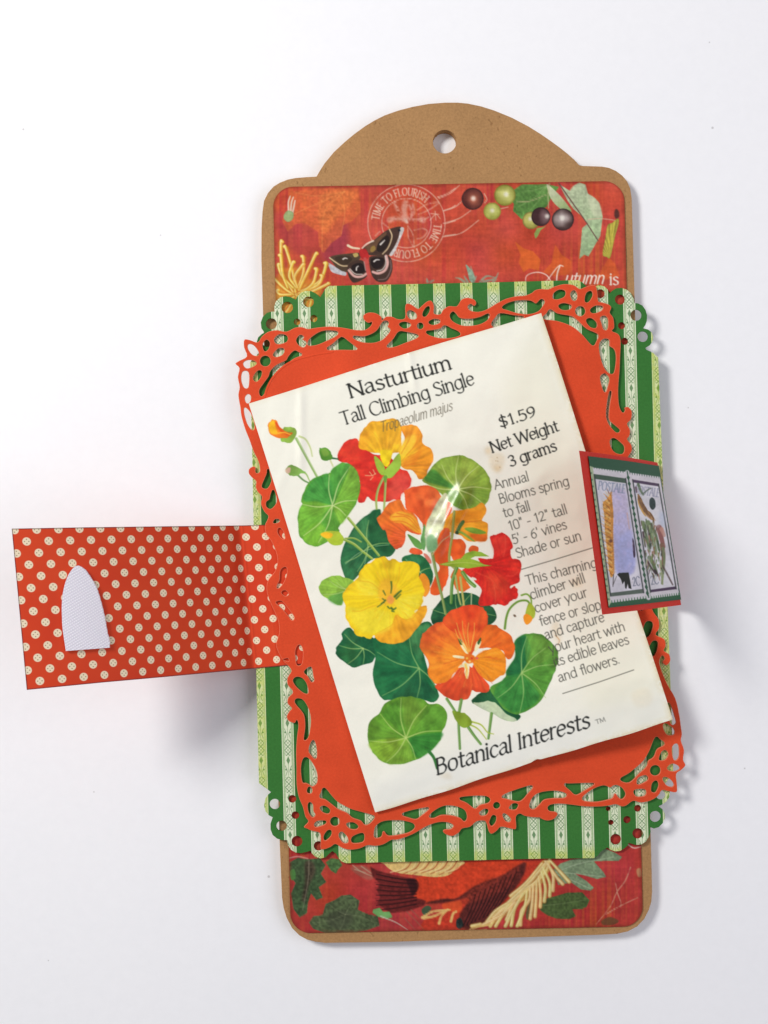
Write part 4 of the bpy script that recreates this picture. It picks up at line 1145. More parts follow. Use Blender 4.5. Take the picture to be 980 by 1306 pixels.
LH = [
    A3([(135, 490), (160, 495), (188, 530), (188, 552), (160, 545), (137, 515)]),
    A3([(105, 605), (130, 589), (165, 593), (178, 606), (150, 624), (120, 629)]),
    A3([(93, 690), (101, 660), (125, 660), (132, 690), (127, 750), (109, 751), (96, 720)]),
    A3([(116, 820), (130, 802), (144, 816), (136, 845), (122, 846)]),
    A3(circ(238, 590, 28, 12)),
    A3([(226, 490), (244, 462), (261, 477), (254, 510), (236, 524)]),
    A3([(300, 450), (330, 427), (369, 436), (369, 464), (330, 478), (305, 474)]),
    A3([(291, 550), (320, 517), (351, 517), (344, 544), (310, 559)]),
    A3([(166, 695), (190, 657), (211, 657), (204, 690), (181, 714)]),
    A3([(436, 460), (455, 432), (474, 440), (466, 456), (490, 474), (478, 498), (452, 488)]),
    A3([(510, 462), (545, 430), (590, 406), (640, 400), (688, 408), (680, 430), (622, 460), (560, 486), (508, 490)]),
    A3([(628, 514), (660, 488), (702, 452), (722, 446), (760, 474), (802, 508), (800, 515), (720, 514)]),
    A3([(370, 590), (388, 562), (420, 530), (446, 540), (462, 550), (420, 566), (385, 590), (340, 622), (300, 672), (270, 720), (240, 770), (214, 806), (205, 775), (230, 735), (262, 690), (275, 655), (310, 620)]),
    [(451.5, 429.2), (464, 430), (474, 427), (482, 421.6), (487, 413.6), (491, 409.8), (495, 411.4), (493.6, 417), (497, 421), (492, 428), (486, 433), (476, 436), (464, 435.5), (455, 432.5)],
    [(494.8, 440.8), (502.6, 433), (509, 424), (517, 424), (532, 427.4), (530.6, 430.4), (517, 436), (505, 440.6), (497, 442)],
    A4([(197, 360), (225, 349), (260, 360), (252, 374), (222, 381)]),
    A4([(246, 290), (262, 277), (289, 291), (298, 310), (290, 323), (260, 320)]),
    A4([(345, 290), (360, 262), (378, 252), (377, 278), (360, 304), (346, 307)]),
    A4([(381, 347), (410, 332), (443, 336), (438, 350), (402, 359)]),
    A4(circ(325, 370, 15, 10)),
    A4([(366, 407), (400, 402), (450, 392), (478, 372), (520, 391), (555, 406), (570, 424), (520, 439), (450, 441), (385, 424)]),
    A4([(515, 303), (528, 286), (543, 296), (572, 326), (640, 331), (700, 319), (744, 299), (754, 305), (735, 334), (680, 359), (600, 364), (550, 349), (522, 327)]),
    [(641.5, 392), (649, 387), (662, 384), (676.5, 384.4), (684, 388), (690.5, 382.4), (694, 384.6), (691.8, 389), (686, 396), (674.5, 399.4), (660, 398), (648, 394.4)],
    [(628, 413.6), (633, 405.4), (639, 400.4), (655, 403), (668, 404.6), (662, 409), (650, 414), (636, 418)],
    A5([(276, 185), (284, 166), (312, 149), (344, 156), (339, 184), (300, 199), (278, 196)]),
    A5([(386, 170), (404, 152), (419, 176), (414, 204), (396, 204)]),
    A5([(476, 200), (486, 167), (509, 157), (514, 180), (495, 213), (479, 218)]),
    A5([(511, 268), (540, 249), (578, 251), (573, 269), (540, 284), (516, 284)]),
    A5([(311, 245), (340, 233), (384, 246), (368, 264), (330, 264)]),
    A5(circ(443, 278, 26, 12)),
    A5([(572, 322), (595, 312), (611, 332), (609, 384), (593, 389), (581, 352)]),
    A5([(486, 332), (510, 327), (539, 351), (539, 377), (511, 374), (489, 350)]),
    A5([(216, 322), (236, 296), (256, 272), (300, 298), (384, 314), (420, 338), (478, 392), (530, 416), (552, 432), (540, 462), (524, 488), (500, 468), (450, 412), (390, 366), (300, 334)]),
    A5([(566, 490), (590, 457), (619, 461), (622, 498), (652, 522), (661, 570), (654, 640), (640, 666), (604, 640), (576, 570)]),
    A5([(573, 690), (595, 674), (619, 700), (609, 750), (597, 780), (581, 740)]),
    [(779.4, 501), (777, 515), (775.6, 528), (776.4, 536), (781, 541), (786, 545), (790, 549), (787, 550.6), (782, 546), (777, 539), (774.4, 530), (775.4, 515), (778, 501)],
    A6([(387, 4), (410, 18), (440, 32), (454, 48), (430, 54), (402, 40)]),
    A6([(387, 112), (410, 97), (450, 126), (468, 150), (462, 183), (430, 183), (402, 160)]),
    [(792, 600), (797, 606), (801, 618), (799, 628), (794, 622), (791, 610)],
    [(790, 650), (796, 644), (802, 652), (800, 664), (794, 668)],
    [(794, 690), (800, 684), (804, 694), (802, 712), (796, 716)],
    [(812, 770), (817, 766), (822, 772), (818, 778)],
    A7([(496, 95), (510, 57), (534, 57), (538, 80), (520, 123), (501, 128)]),
    A7([(526, 190), (545, 157), (564, 162), (559, 200), (545, 228), (531, 218)]),
    A7([(622, 478), (636, 500), (650, 545), (658, 578), (642, 584), (628, 545)]),
    A7([(600, 592), (612, 588), (645, 612), (649, 636), (622, 638), (606, 618)]),
    B6([(796, 60), (814, 42), (824, 60), (824, 110), (808, 129), (797, 100)]),
    B6([(721, 120), (735, 87), (754, 80), (764, 100), (750, 124), (726, 129)]),
    B6([(767, 179), (790, 157), (819, 166), (827, 181), (796, 191)]),
    B6([(741, 236), (765, 236), (794, 265), (789, 279), (761, 269)]),
    B6(circ(695, 190, 25, 12)),
    B6([(596, 265), (601, 236), (639, 222), (649, 240), (620, 259)]),
    B6([(676, 300), (681, 266), (700, 252), (709, 275), (695, 309), (681, 309)]),
    B6([(576, 312), (590, 302), (634, 302), (634, 329), (592, 334)]),
    B6([(697, 6), (720, 18), (744, 40), (702, 66), (682, 110), (652, 132), (641, 165), (602, 202), (546, 254), (500, 240), (545, 212), (580, 185), (630, 140), (665, 82)]),
    B6([(438, 292), (460, 280), (482, 280), (506, 296), (521, 326), (506, 348), (488, 338), (474, 318), (458, 322), (452, 338), (436, 348), (365, 363), (300, 360), (286, 345), (340, 302), (400, 280)]),
    B6([(182, 270), (212, 269), (330, 266), (338, 272), (290, 300), (246, 324), (216, 302)]),
    [(676.4, 1028.4), (680, 1018.4), (688, 1012.4), (700, 1010), (712, 1010), (721.5, 1013), (719.6, 1016.6), (706, 1017), (694, 1019), (687, 1026), (681, 1031)],
    B5([(692, 275), (750, 246), (860, 211), (874, 220), (842, 256), (818, 285), (788, 299), (720, 284)]),
    B5([(426, 286), (500, 276), (580, 276), (609, 291), (598, 310), (552, 321), (530, 338), (516, 343), (472, 310)]),
    B5([(552, 376), (580, 357), (599, 361), (588, 384), (561, 389)]),
    B5([(737, 344), (760, 322), (784, 326), (774, 349), (751, 351)]),
    B5(circ(655, 330, 16, 10)),
    B5([(615, 430), (630, 397), (647, 401), (644, 430), (626, 453), (617, 444)]),
    B5([(697, 386), (715, 391), (737, 414), (734, 429), (711, 420)]),
    B5([(238, 398), (270, 366), (330, 337), (400, 341), (450, 362), (464, 400), (454, 424), (430, 404), (380, 388), (310, 384), (262, 403)]),
    B5([(68, 385), (120, 366), (200, 350), (228, 348), (204, 372), (180, 390), (150, 410), (102, 399)]),
    B4([(775, 520), (782, 470), (810, 442), (850, 430), (900, 428), (950, 430), (1010, 446), (1018, 470), (985, 494), (935, 506), (880, 514), (855, 510), (838, 488), (820, 492), (812, 520), (792, 528)]),
    B4([(361, 330), (370, 314), (384, 330), (386, 366), (398, 388), (386, 398), (367, 370)]),
    B4([(437, 346), (460, 337), (489, 356), (484, 376), (456, 369)]),
    B4([(402, 448), (420, 432), (464, 430), (459, 444), (411, 460)]),
    B4(circ(526, 430, 24, 12)),
    B4([(602, 446), (640, 441), (667, 461), (654, 474), (621, 469)]),
    B4([(556, 510), (570, 500), (599, 530), (604, 558), (581, 559), (559, 530)]),
    B4([(462, 520), (481, 492), (499, 490), (497, 515), (475, 539), (463, 543)]),
    B4([(633, 540), (650, 522), (699, 507), (704, 540), (690, 556), (641, 560)]),
    B4([(436, 278), (444, 250), (460, 224), (500, 270), (540, 312), (600, 346), (640, 362), (710, 381), (760, 396), (768, 406), (744, 436), (716, 446), (690, 420), (640, 402), (605, 372), (550, 348), (510, 318), (470, 288)]),
    B4([(319, 100), (331, 42), (355, 37), (389, 80), (409, 130), (409, 186), (384, 206), (368, 194), (345, 184), (327, 178)]),
    B4([(356, 236), (366, 217), (378, 228), (377, 248), (361, 249)]),
    BL_([(427, 590), (432, 560), (450, 527), (464, 560), (469, 610), (463, 638), (436, 609)]),
    BL_([(337, 275), (350, 260), (384, 271), (414, 320), (429, 380), (427, 440), (415, 498), (400, 518), (396, 508), (405, 440), (400, 370), (380, 332), (352, 300)]),
    BL_([(326, 140), (345, 122), (379, 131), (404, 165), (414, 214), (400, 219), (371, 200), (341, 170)]),
    BL_([(397, 85), (430, 57), (440, 75), (445, 110), (451, 138), (440, 144), (421, 110)]),
    L1([(163, 10), (176, 14), (208, 50), (239, 130), (244, 192), (226, 193), (191, 140), (167, 60)]),
    L1([(332, 735), (330, 712), (350, 664), (372, 610), (378, 570), (394, 640), (399, 680), (369, 738)]),
    L1([(366, 890), (371, 872), (398, 850), (409, 802), (428, 768), (450, 848), (440, 890), (402, 928), (372, 914)]),
    L1([(432, 1058), (450, 1037), (478, 1041), (469, 1054), (441, 1062)]),
    L2([(182, 172), (204, 192), (214, 233), (197, 225), (178, 196)]),
    L2([(196, 440), (224, 424), (224, 470), (203, 518), (180, 546), (172, 548), (176, 530), (190, 500)]),
    L2([(202, 580), (220, 572), (238, 590), (220, 598)]),
    L2([(164, 645), (198, 642), (238, 690), (272, 738), (263, 752), (232, 710), (174, 652)]),
    L2([(152, 935), (180, 912), (236, 884), (246, 918), (226, 950), (200, 918), (165, 948)]),
    L2([(292, 950), (310, 920), (328, 950), (324, 1028), (301, 1042), (292, 1000)]),
    L2([(207, 1010), (238, 1002), (243, 1022)]),
]
Z_L0, Z_L1 = 23.1, 25.9
m_lace = paper_mat('orange_red_card', (229, 80, 44), grain=.10, coarse=.11, rough=.7, bstr=.3)
lace = cut_sheet('lace_frame', [inflate(smooth_closed(LACE, 3), -.25)] + openings(inflate(smooth_closed(LACE, 3), -.25), [smooth_closed(h, 4) for h in LH], 1.1), Z_L0, Z_L1, m_lace, tag, .55)
m_edge = paper_mat('lace_cut_edge', (240, 132, 100), grain=.08)
lace.data.materials.append(m_edge)
nz_ = np.empty(len(lace.data.polygons) * 3, np.float32)
lace.data.polygons.foreach_get('normal', nz_)
lace.data.polygons.foreach_set('material_index', (np.abs(nz_[2::3]) < .95).astype(np.int32))
lace['label'] = 'orange red die-cut card with a pierced floral lace border'
# raised line that runs round the plain middle of the lace card
ridge = [(338, 507), (341, 496), (347, 484), (356, 473), (366, 465), (378, 459), (390, 455.5), (405, 452), (425, 449)]


def ridge_mesh(name, pts, w, h, z, mat, parent):
    p = smooth_open(pts, 6)
    n = len(p)
    d = np.gradient(p, axis=0)
    d /= np.linalg.norm(d, axis=1)[:, None]
    nn = np.stack([-d[:, 1], d[:, 0]], -1)
    prof = [(-w, -.3), (-w * .5, h * .75), (0, h), (w * .5, h * .75), (w, -.3)]
    V = []
    for s, hz in prof:
        q = p + nn * s
        V.append(W_np(q[:, 0], q[:, 1], np.full(n, z + hz)))
    V = np.stack(V, 1).reshape(-1, 3)
    k = len(prof)
    F = [(i * k + j, (i + 1) * k + j, (i + 1) * k + j + 1, i * k + j + 1) for i in range(n - 1) for j in range(k - 1)]
    return mesh_obj(name, V, F, mat, parent, smooth=True)


ridge_mesh('embossed_line', ridge, 1.7, .55, Z_L1, m_lace, lace)


# ------------------------------------------------------------------ dotted strap flap, lifted at its free end
def flap_hinge(py):
    return 309.0 + (py - 673.0) * 0.100


def flap_z(px, py):
    t = np.clip((flap_hinge(py) - px) / 292.0, 0, 1.1)
    lift = 178.0 * (1.55 * t - .55 * t * t)
    soft = np.clip(t / .04, 0, 1)
    crease = .9 * np.exp(-((px - flap_hinge(py)) / 1.6) ** 2) + .5 * np.exp(-((px - flap_hinge(py) - 27) / 1.6) ** 2)
    return 22.8 + lift * soft + crease


def build_flap():
    cols_s = np.concatenate([np.linspace(0, 1, 70)])
    top_e = np.array([(15.2, 674.2), (110, 672.5), (200, 671.4), (306, 670.2), (336, 669.4), (392, 668)])
    bot_e = np.array([(34.4, 880), (130, 870.6), (215, 863), (325, 852.6), (352, 850), (400, 846)])
    s_e = np.array([0, .26, .50, .79, .865, 1.0])
    ss = np.concatenate([np.linspace(0, .77, 60), np.linspace(.774, .812, 26), np.linspace(.82, .85, 5), np.linspace(.856, .885, 16), np.linspace(.9, 1, 8)])
    tx = np.interp(ss, s_e, top_e[:, 0]); ty = np.interp(ss, s_e, top_e[:, 1])
    bx = np.interp(ss, s_e, bot_e[:, 0]); by = np.interp(ss, s_e, bot_e[:, 1])
    t = np.linspace(0, 1, 40)[:, None]
    PX = tx * (1 - t) + bx * t
    PY = ty * (1 - t) + by * t
    Z = flap_z(PX, PY)
    Wd = W_np(PX, PY, Z) / U
    # true lengths along the sheet for the print
    mid = Wd[20]
    u = np.concatenate([[0], np.cumsum(np.linalg.norm(np.diff(mid, axis=0), axis=1))])
    wid = np.linalg.norm(Wd[-1] - Wd[0], axis=1).mean()
    UU = np.repeat(u[None], 40, 0)
    VV = np.repeat(t * wid, len(ss), 1)
    uv = np.stack([UU, VV], -1) * .001
    m, nt, b = new_mat('red_dot_print', .6, .12)
    x, y, _ = uvxy(nt)
    co = objco(nt)
    A, B = FLAP_DOTS
    x = x - FLAP_OFF[0]
    y = y - FLAP_OFF[1] - x * FLAP_SKEW

    def lattice(ox, oy):
        dx = (x - ox + A / 2).mod(A) - A / 2
        dy = (y - oy + B / 2).mod(B) - B / 2
        r = (dx * dx + dy * dy).sqrt()
        disc = r.below(4.55, .5)
        r1, r2 = dx.abs() + dy.abs(), (dx.abs() - dy.abs()).abs()
        ax, ay = r1 - 2.35, r2 - 2.35
        pip = (ax * ax + ay * ay).sqrt().below(1.0, .5)
        return disc, pip
    d1, p1 = lattice(0, 0)
    d2, p2 = lattice(A / 2, B / 2)
    disc, pip = d1.max(d2), p1.max(p2)
    n2 = noise(nt, co, 70, 3, .6)
    n1 = noise(nt, co, 1500, 3, .6)
    red = mixc(nt, n2, tuple(v * GAIN for v in lin((216, 60, 36))[:3]) + (1,), tuple(v * GAIN for v in lin((232, 84, 44))[:3]) + (1,))
    c = mixc(nt, disc, red, tuple(v * GAIN for v in lin((252, 234, 200))[:3]) + (1,))
    c = mixc(nt, pip * .7, c, tuple(v * GAIN for v in lin((120, 84, 48))[:3]) + (1,))
    ue, ve, _ = uvxy(nt)
    edge = ue.min(ve).min(wid * 1.0 - ve).below(1.0, .7)
    c = mixc(nt, edge * .75, c, (.06, .02, .03, 1))
    nt.links.new(c, b.inputs['Base Color'])
    bump(nt, b, n1, .15, .0001)
    o = grid_sheet('strap_flap', PX, PY, Z, .9, m, tag, uv=uv)
    o['label'] = 'red strap flap with cream dots, lifted at its free end'
    return o


FLAP_DOTS = (23.9, 25.9)
FLAP_OFF = (14.6, 14.6)
FLAP_SKEW = 0.0
flap = build_flap()

# white textured fastener on the flap
def build_patch():
    c = lambda p: np.array(C(60, 700, 8.71, p))
    Lp = c([(318, 190), (285, 222), (250, 270), (225, 320), (205, 375), (190, 430), (176, 500), (168, 580), (165, 660), (167, 750), (171, 850), (180, 930), (190, 1000), (202, 1080), (210, 1135)])
    Rp = c([(345, 186), (382, 202), (428, 236), (452, 270), (482, 312), (530, 392), (556, 450), (576, 510), (602, 600), (622, 680), (640, 760), (656, 850), (672, 940), (694, 1020), (695, 1098)])
    Lp, Rp = smooth_open(Lp, 3), smooth_open(Rp, 3)
    Rp = Rp + np.stack([np.sin(np.arange(len(Rp)) * 2.4) * .25, Rp[:, 0] * 0], -1)
    t = np.linspace(0, 1, 24)
    PX = Lp[:, :1] * (1 - t) + Rp[:, :1] * t
    PY = Lp[:, 1:] * (1 - t) + Rp[:, 1:] * t
    Z = flap_z(PX, PY) + 3.2
    m, nt, b = new_mat('woven_white_tape', .7, .3)
    co = objco(nt)
    s = nt.nodes.new('ShaderNodeSeparateXYZ')
    nt.links.new(co, s.inputs[0])
    x, y = E(nt, s.outputs[0]) / U, E(nt, s.outputs[1]) / U
    p, q = (x + y * .75), (y * .9 - x * .55)
    cell = (p.pingpong(1.5) / 1.5) * (q.pingpong(1.5) / 1.5)
    c_ = mixc(nt, cell, tuple(v * .92 for v in lin((238, 233, 244))[:3]) + (1,), (.97, .96, .98, 1))
    nt.links.new(c_, b.inputs['Base Color'])
    bump(nt, b, cell, .45, .0003)
    o = grid_sheet('fastener_tape', PX, PY, Z, 3.0, m, flap, smooth=False)
    o['label'] = 'white woven fastener patch with an arched top'
    return o


build_patch()


# ------------------------------------------------------------------ stamp flap standing up from the right edge
SF_Q = [np.array(p) for p in ((738.8, 574.7), (838.8, 590.0), (869.0, 771.6), (768.4, 784.0))]   # free top, hinge top, hinge bottom, free bottom
SF_Z = (226.0, 34.0, 30.0, 226.0)
sf3 = [np.array(W(p[0], p[1], z)) for p, z in zip(SF_Q, SF_Z)]


def sf_point(a, b, off=0.0):
    """a: 0 free edge .. 1 hinge, b: 0 top .. 1 bottom"""
    a = np.asarray(a, float)[..., None]; b = np.asarray(b, float)[..., None]
    P = (1 - b) * ((1 - a) * sf3[0] + a * sf3[1]) + b * ((1 - a) * sf3[3] + a * sf3[2])
    nrm = np.cross(sf3[1] - sf3[0], sf3[3] - sf3[0])
    nrm /= np.linalg.norm(nrm)
    if nrm[2] < 0:
        nrm = -nrm
    bow = np.sin(a * math.pi) * (3.0 * U)
    return P + nrm * (off * U + bow)


def to_grid(P):
    z = P[..., 2] / U
    k = (H - z) / H * U
    return P[..., 0] / k + CX, CY - P[..., 1] / k, z


def build_stamp_flap():
    # red backing, a turn round the card edge at the hinge, and the tongue under the striped card
    m = paper_mat('red_card', (224, 54, 40), grain=.06, coarse=.06, rough=.6)
    a, b = np.meshgrid(np.linspace(0, 1, 24), np.linspace(0, 1, 10))
    P = sf_point(a, b)
    h = P[:, -1:, :]
    down = [(.3, -4), (0.2, -9), (-4, -13), (-12, -14.6), (-60, -14.6)]
    ext = np.concatenate([h + np.array([dx * U, 0, 0]) for dx, dz in down], 1)
    for i, (dx, dz) in enumerate(down):
        ext[:, i, 2] = h[:, 0, 2] + dz * U * np.clip((h[:, 0, 2] / U - 18.6) / 14.6, 0, 2)
    P = np.concatenate([P, ext], 1)
    PX, PY, Z = to_grid(P)
    o = grid_sheet('stamp_flap', PX, PY, Z, .8, m, tag, smooth=False)
    o['label'] = 'red flap with two postage stamps, standing up from the right edge'
    # print
    cv = Canvas(730, 560, 885, 800, 5, (52, 92, 66))
    s = lambda p: C(700, 540, 4.9, p)
    pale = (222, 214, 216)
    # pale green outer strip, stamp paper, perforations
    cv.fill(s([(246, 262), (285, 275), (400, 1100), (372, 1152)]), (176, 190, 150), False)
    cv.fill(s([(276, 276), (486, 303), (612, 1093), (388, 1122), (380, 1060)]), pale, False, blotch=.02)
    cv.fill(s([(500, 306), (696, 334), (818, 1072), (640, 1095)]), pale, False, blotch=.02)
    for i in range(13):
        f = i / 12
        for (p0, p1, q0, q1) in (((282, 268), (480, 298), (0, 0), (0, 0)),):
            x, y = p0[0] + (p1[0] - p0[0]) * f, p0[1] + (p1[1] - p0[1]) * f
            cv.stroke(s([(x, y - 8), (x + 2, y + 13)]), 1.5, .5, (52, 92, 66), 1, False, .3)
        x, y = 506 + 182 * f, 305 + 24 * f
        cv.stroke(s([(x, y - 8), (x + 2, y + 13)]), 1.5, .5, (52, 92, 66), 1, False, .3)
        x, y = 396 + 214 * f, 1122 - 26 * f
        cv.stroke(s([(x, y + 10), (x - 2, y - 16)]), 1.9, .6, (52, 104, 62), 1, False, .3)
        x, y = 646 + 168 * f, 1096 - 22 * f
        cv.stroke(s([(x, y + 10), (x - 2, y - 16)]), 1.7, .6, (52, 104, 62), 1, False, .3)
    cv.stroke(s([(491, 306), (556, 700), (624, 1090)]), 5.6, 5.6, pale, 1, False)
    n = 20
    for i in range(n):
        f = (i + .5) / n
        x, y = 262 + 116 * f, 290 + 830 * f
        cv.dot(*s([(x, y)])[0], 1.3, (96, 124, 92), .9)
        x, y = 494 + 126 * f, 320 + 760 * f
        q = s([(x, y)])[0]
        cv.fill([(q[0] - .6, q[1] - 4.2), (q[0] + 2.1, q[1]), (q[0] + .6, q[1] + 4.2), (q[0] - 2.0, q[1])], (52, 92, 66), False)
        x, y = 702 + 116 * f, 345 + 715 * f
        q = s([(x, y)])[0]
        cv.stroke([(q[0] - .4, q[1] - 1.6), (q[0] + .4, q[1] + 1.6)], 1.5, 1.5, (62, 84, 80), .95, False, .3)
    cv.stroke(s([(491, 300), (556, 700), (625, 1088)]), 1.4, 1.4, (52, 92, 66), 1, False)
    # first stamp
    dk = (58, 62, 62)
    cv.fill(s([(292, 345), (482, 372), (590, 1036), (385, 1060)]), (226, 220, 226), False, blotch=.03)
    cv.fill(s([(285, 316), (481, 344), (484, 374), (290, 347)]), (76, 98, 80), False)
    cv.fill(s([(384, 1060), (590, 1034), (596, 1060), (390, 1082)]), (96, 108, 96), False)
    cv.stroke(s([(285, 320), (335, 700), (387, 1078)]), 1.6, 1.6, dk, .95, False)
    cv.stroke(s([(481, 345), (535, 700), (594, 1058)]), 1.5, 1.5, dk, .95, False)
    sky = [(400, 420), (480, 425), (500, 560), (525, 700), (545, 850), (520, 940), (430, 945), (405, 800), (400, 600)]
    cv.fill(s(sky), (212, 198, 224), grad=(785, 640, 795, 725, (178, 178, 220)), soft=1.5, var=.06)
    cv.fill(s([(428, 720), (510, 680), (530, 800), (500, 900), (440, 880)]), (174, 178, 222), alpha=.6, soft=3)
    cv.fill(s([(402, 408), (392, 440), (405, 560), (402, 700), (408, 860), (404, 945), (384, 952), (368, 820), (352, 680), (348, 580), (338, 500), (366, 470)]), (222, 158, 76), var=.2)
    for i in range(34):
        f = i / 33
        x, y = 378 + 18 * f, 430 + 510 * f
        cv.stroke(s([(x, y + 8), (x - 14 - 34 * math.sin(f * 3) - 8 * (i % 3), y - 22)]), 1.3, .4, ((158, 84, 36), (246, 206, 130), (226, 150, 60))[i % 3], .85)
        cv.stroke(s([(x + 8, y + 6), (x + 18, y - 14)]), 1.0, .5, (198, 120, 50), .85)
    cv.dot(*s([(388, 735)])[0], 2.2, (96, 52, 44), .8, soft=1)
    cv.stroke(s([(405, 945), (402, 1020)]), 1.1, .8, (70, 62, 60), .9)
    cv.stroke(s([(402, 1010), (425, 955)]), .9, .5, (70, 62, 60), .9)
    cv.fill(s([(428, 945), (440, 934), (500, 932), (512, 1000), (518, 1035), (500, 1030), (494, 1000), (486, 1034), (478, 1030), (474, 985), (462, 1005), (452, 975), (444, 962)]), (40, 42, 38), smooth=False)
    cv.stroke(s([(490, 560), (505, 660)]), 1.6, 1.0, (222, 176, 160), .7)
    cv.fill(s([(524, 720), (534, 740), (542, 820), (532, 838), (526, 790)]), (70, 52, 72))
    letters(cv, 'POSTALE', s([(308, 412)])[0], s([(476, 436)])[0], 10.5, (140, 150, 172), 1.3, .7, True, alpha=.85)
    letters(cv, '2C', s([(528, 1016)])[0], s([(574, 1010)])[0], 11, (120, 124, 140), 1.3, .7, False, alpha=.9)
    # second stamp
    cv.fill(s([(528, 365), (688, 390), (795, 1022), (636, 1042)]), (228, 223, 226), False, blotch=.03)
    cv.fill(s([(523, 350), (686, 376), (689, 394), (527, 369)]), (84, 66, 88), False)
    cv.fill(s([(634, 1040), (795, 1018), (798, 1036), (638, 1056)]), (80, 60, 84), False)
    cv.stroke(s([(525, 352), (580, 700), (637, 1055)]), 1.5, 1.5, dk, .95, False)
    cv.stroke(s([(687, 380), (742, 700), (797, 1034)]), 1.5, 1.5, dk, .95, False)
    cv.fill(s([(690, 560), (722, 560), (728, 640), (700, 640)]), (196, 206, 226), alpha=.6, soft=2)
    letters(cv, 'POSTALE', s([(538, 436)])[0], s([(690, 460)])[0], 10, (150, 150, 172), 1.2, .7, True, alpha=.7)
    cv.fill(s([(556, 440), (580, 470), (605, 530), (640, 560), (662, 600), (640, 602), (610, 572), (580, 540), (562, 500)]), (140, 100, 64), var=.15)
    cv.fill(s([(556, 470), (578, 525), (610, 580), (590, 565), (562, 510)]), (216, 168, 92))
    cv.fill(s([(630, 480), (645, 462), (664, 480), (668, 520), (650, 540), (632, 520)]), (54, 68, 66), var=.2)
    for p, w, cl in (([(560, 380), (575, 420), (590, 445)], 3, (96, 116, 84)), ([(590, 440), (620, 415), (640, 405)], 1.5, (96, 110, 96)), ([(545, 400), (550, 430)], 2.4, (110, 88, 100)),
                     ([(600, 560), (630, 590), (665, 605)], 1.4, (206, 160, 110)), ([(590, 620), (610, 700), (630, 800)], 4, (110, 128, 84)), ([(620, 620), (650, 720), (670, 810)], 5.5, (122, 140, 96)),
                     ([(640, 630), (670, 700), (690, 790)], 3.5, (96, 116, 76)), ([(628, 690), (636, 780)], 2.6, (74, 70, 60)), ([(590, 680), (604, 770)], 2.2, (80, 62, 64)),
                     ([(690, 650), (705, 720), (718, 770)], 6, (150, 92, 84)), ([(705, 660), (722, 700)], 4.5, (206, 150, 132)), ([(708, 760), (718, 830), (712, 900)], 5, (132, 96, 72)),
                     ([(715, 780), (722, 860), (708, 1000)], 3, (120, 134, 92)), ([(712, 890), (745, 950), (775, 1008)], 2.0, (92, 74, 70)), ([(630, 840), (650, 870), (672, 930)], 5, (92, 112, 70)),
                     ([(618, 860), (640, 900), (668, 940)], 2.4, (74, 62, 56)), ([(664, 920), (682, 948)], 3, (60, 46, 50)), ([(700, 860), (706, 930), (712, 1004)], 2.4, (150, 160, 110)), ([(648, 820), (640, 870)], 2, (140, 156, 100))):
        cv.stroke(s(p), w * 1.15, w * .8, cl, .95, soft=.6, var=.3)
    letters(cv, '2C', s([(642, 1008)])[0], s([(690, 1000)])[0], 11, (120, 124, 140), 1.3, .7, False, alpha=.9)
    rs = random.Random(5)
    for i in range(70):
        f = rs.random()
        x = 560 + 40 * f + rs.random() * (120 - 20 * f) + (f > .5) * 20
        y = 600 + 360 * f
        L, an = 18 + 26 * rs.random(), rs.uniform(-.5, .45)
        cl = rs.choice([(84, 106, 64), (124, 142, 92), (64, 74, 56), (150, 104, 72), (98, 70, 66), (176, 184, 140), (206, 160, 130)])
        q = s([(x, y), (x + L * math.sin(an) * .5 + 2, y + L * .6), (x + L * math.sin(an), y + L)])
        cv.stroke(q, rs.uniform(.8, 2.2), .5, cl, .8, soft=.4)
    for i in range(40):
        t = rs.random()
        x, y = 560 + 90 * t, 450 + 150 * t
        cv.stroke(s([(x, y), (x + 10, y + 16)]), .9, .5, rs.choice([(92, 62, 40), (196, 150, 96), (120, 84, 52)]), .8, False, .35)
    for i in range(30):
        x, y = 420 + 95 * rs.random(), 440 + 480 * rs.random()
        x += (y - 440) * .05
        cv.stroke(s([(x, y), (x + rs.uniform(-14, 14), y + 14)]), 3.0, 1.5, rs.choice([(196, 186, 226), (220, 206, 226), (176, 184, 226)]), .4, soft=1.2)
    # printed sheet glued on the red backing
    q = [np.array(C(700, 540, 4.9, [p])[0]) for p in ((246, 205), (690, 268), (838, 1098), (376, 1152))]
    # corners of the print in flap coordinates (found by matching the projected corners)
    cor = []
    aa, bb = np.meshgrid(np.linspace(0, 1, 241), np.linspace(0, 1, 241))
    gx, gy, _ = to_grid(sf_point(aa, bb, .8))
    for t in q:
        i = np.argmin((gx - t[0]) ** 2 + (gy - t[1]) ** 2)
        cor.append((aa.ravel()[i], bb.ravel()[i]))
    cor = np.array(cor)
    u, v = np.meshgrid(np.linspace(0, 1, 240), np.linspace(0, 1, 300))
    ab = ((1 - v) * (1 - u))[..., None] * cor[0] + ((1 - v) * u)[..., None] * cor[1] + (v * u)[..., None] * cor[2] + (v * (1 - u))[..., None] * cor[3]
    P = sf_point(ab[..., 0], ab[..., 1], 1.2)
    PX, PY, Z = to_grid(P)
    r = grid_sheet('stamp_print', PX, PY, Z, .9, print_mat('stamp_paper', .6, .12), o, cv.sample(PX, PY, 2, 1.0))
    r['label'] = 'pair of lavender postage stamps on a green border'


build_stamp_flap()
# ================================================================== THE SEED PACKET
PK = [np.array(p, float) for p in ((317.5, 514.0), (690.0, 398.5), (857.5, 917.5), (479.0, 1036.0))]


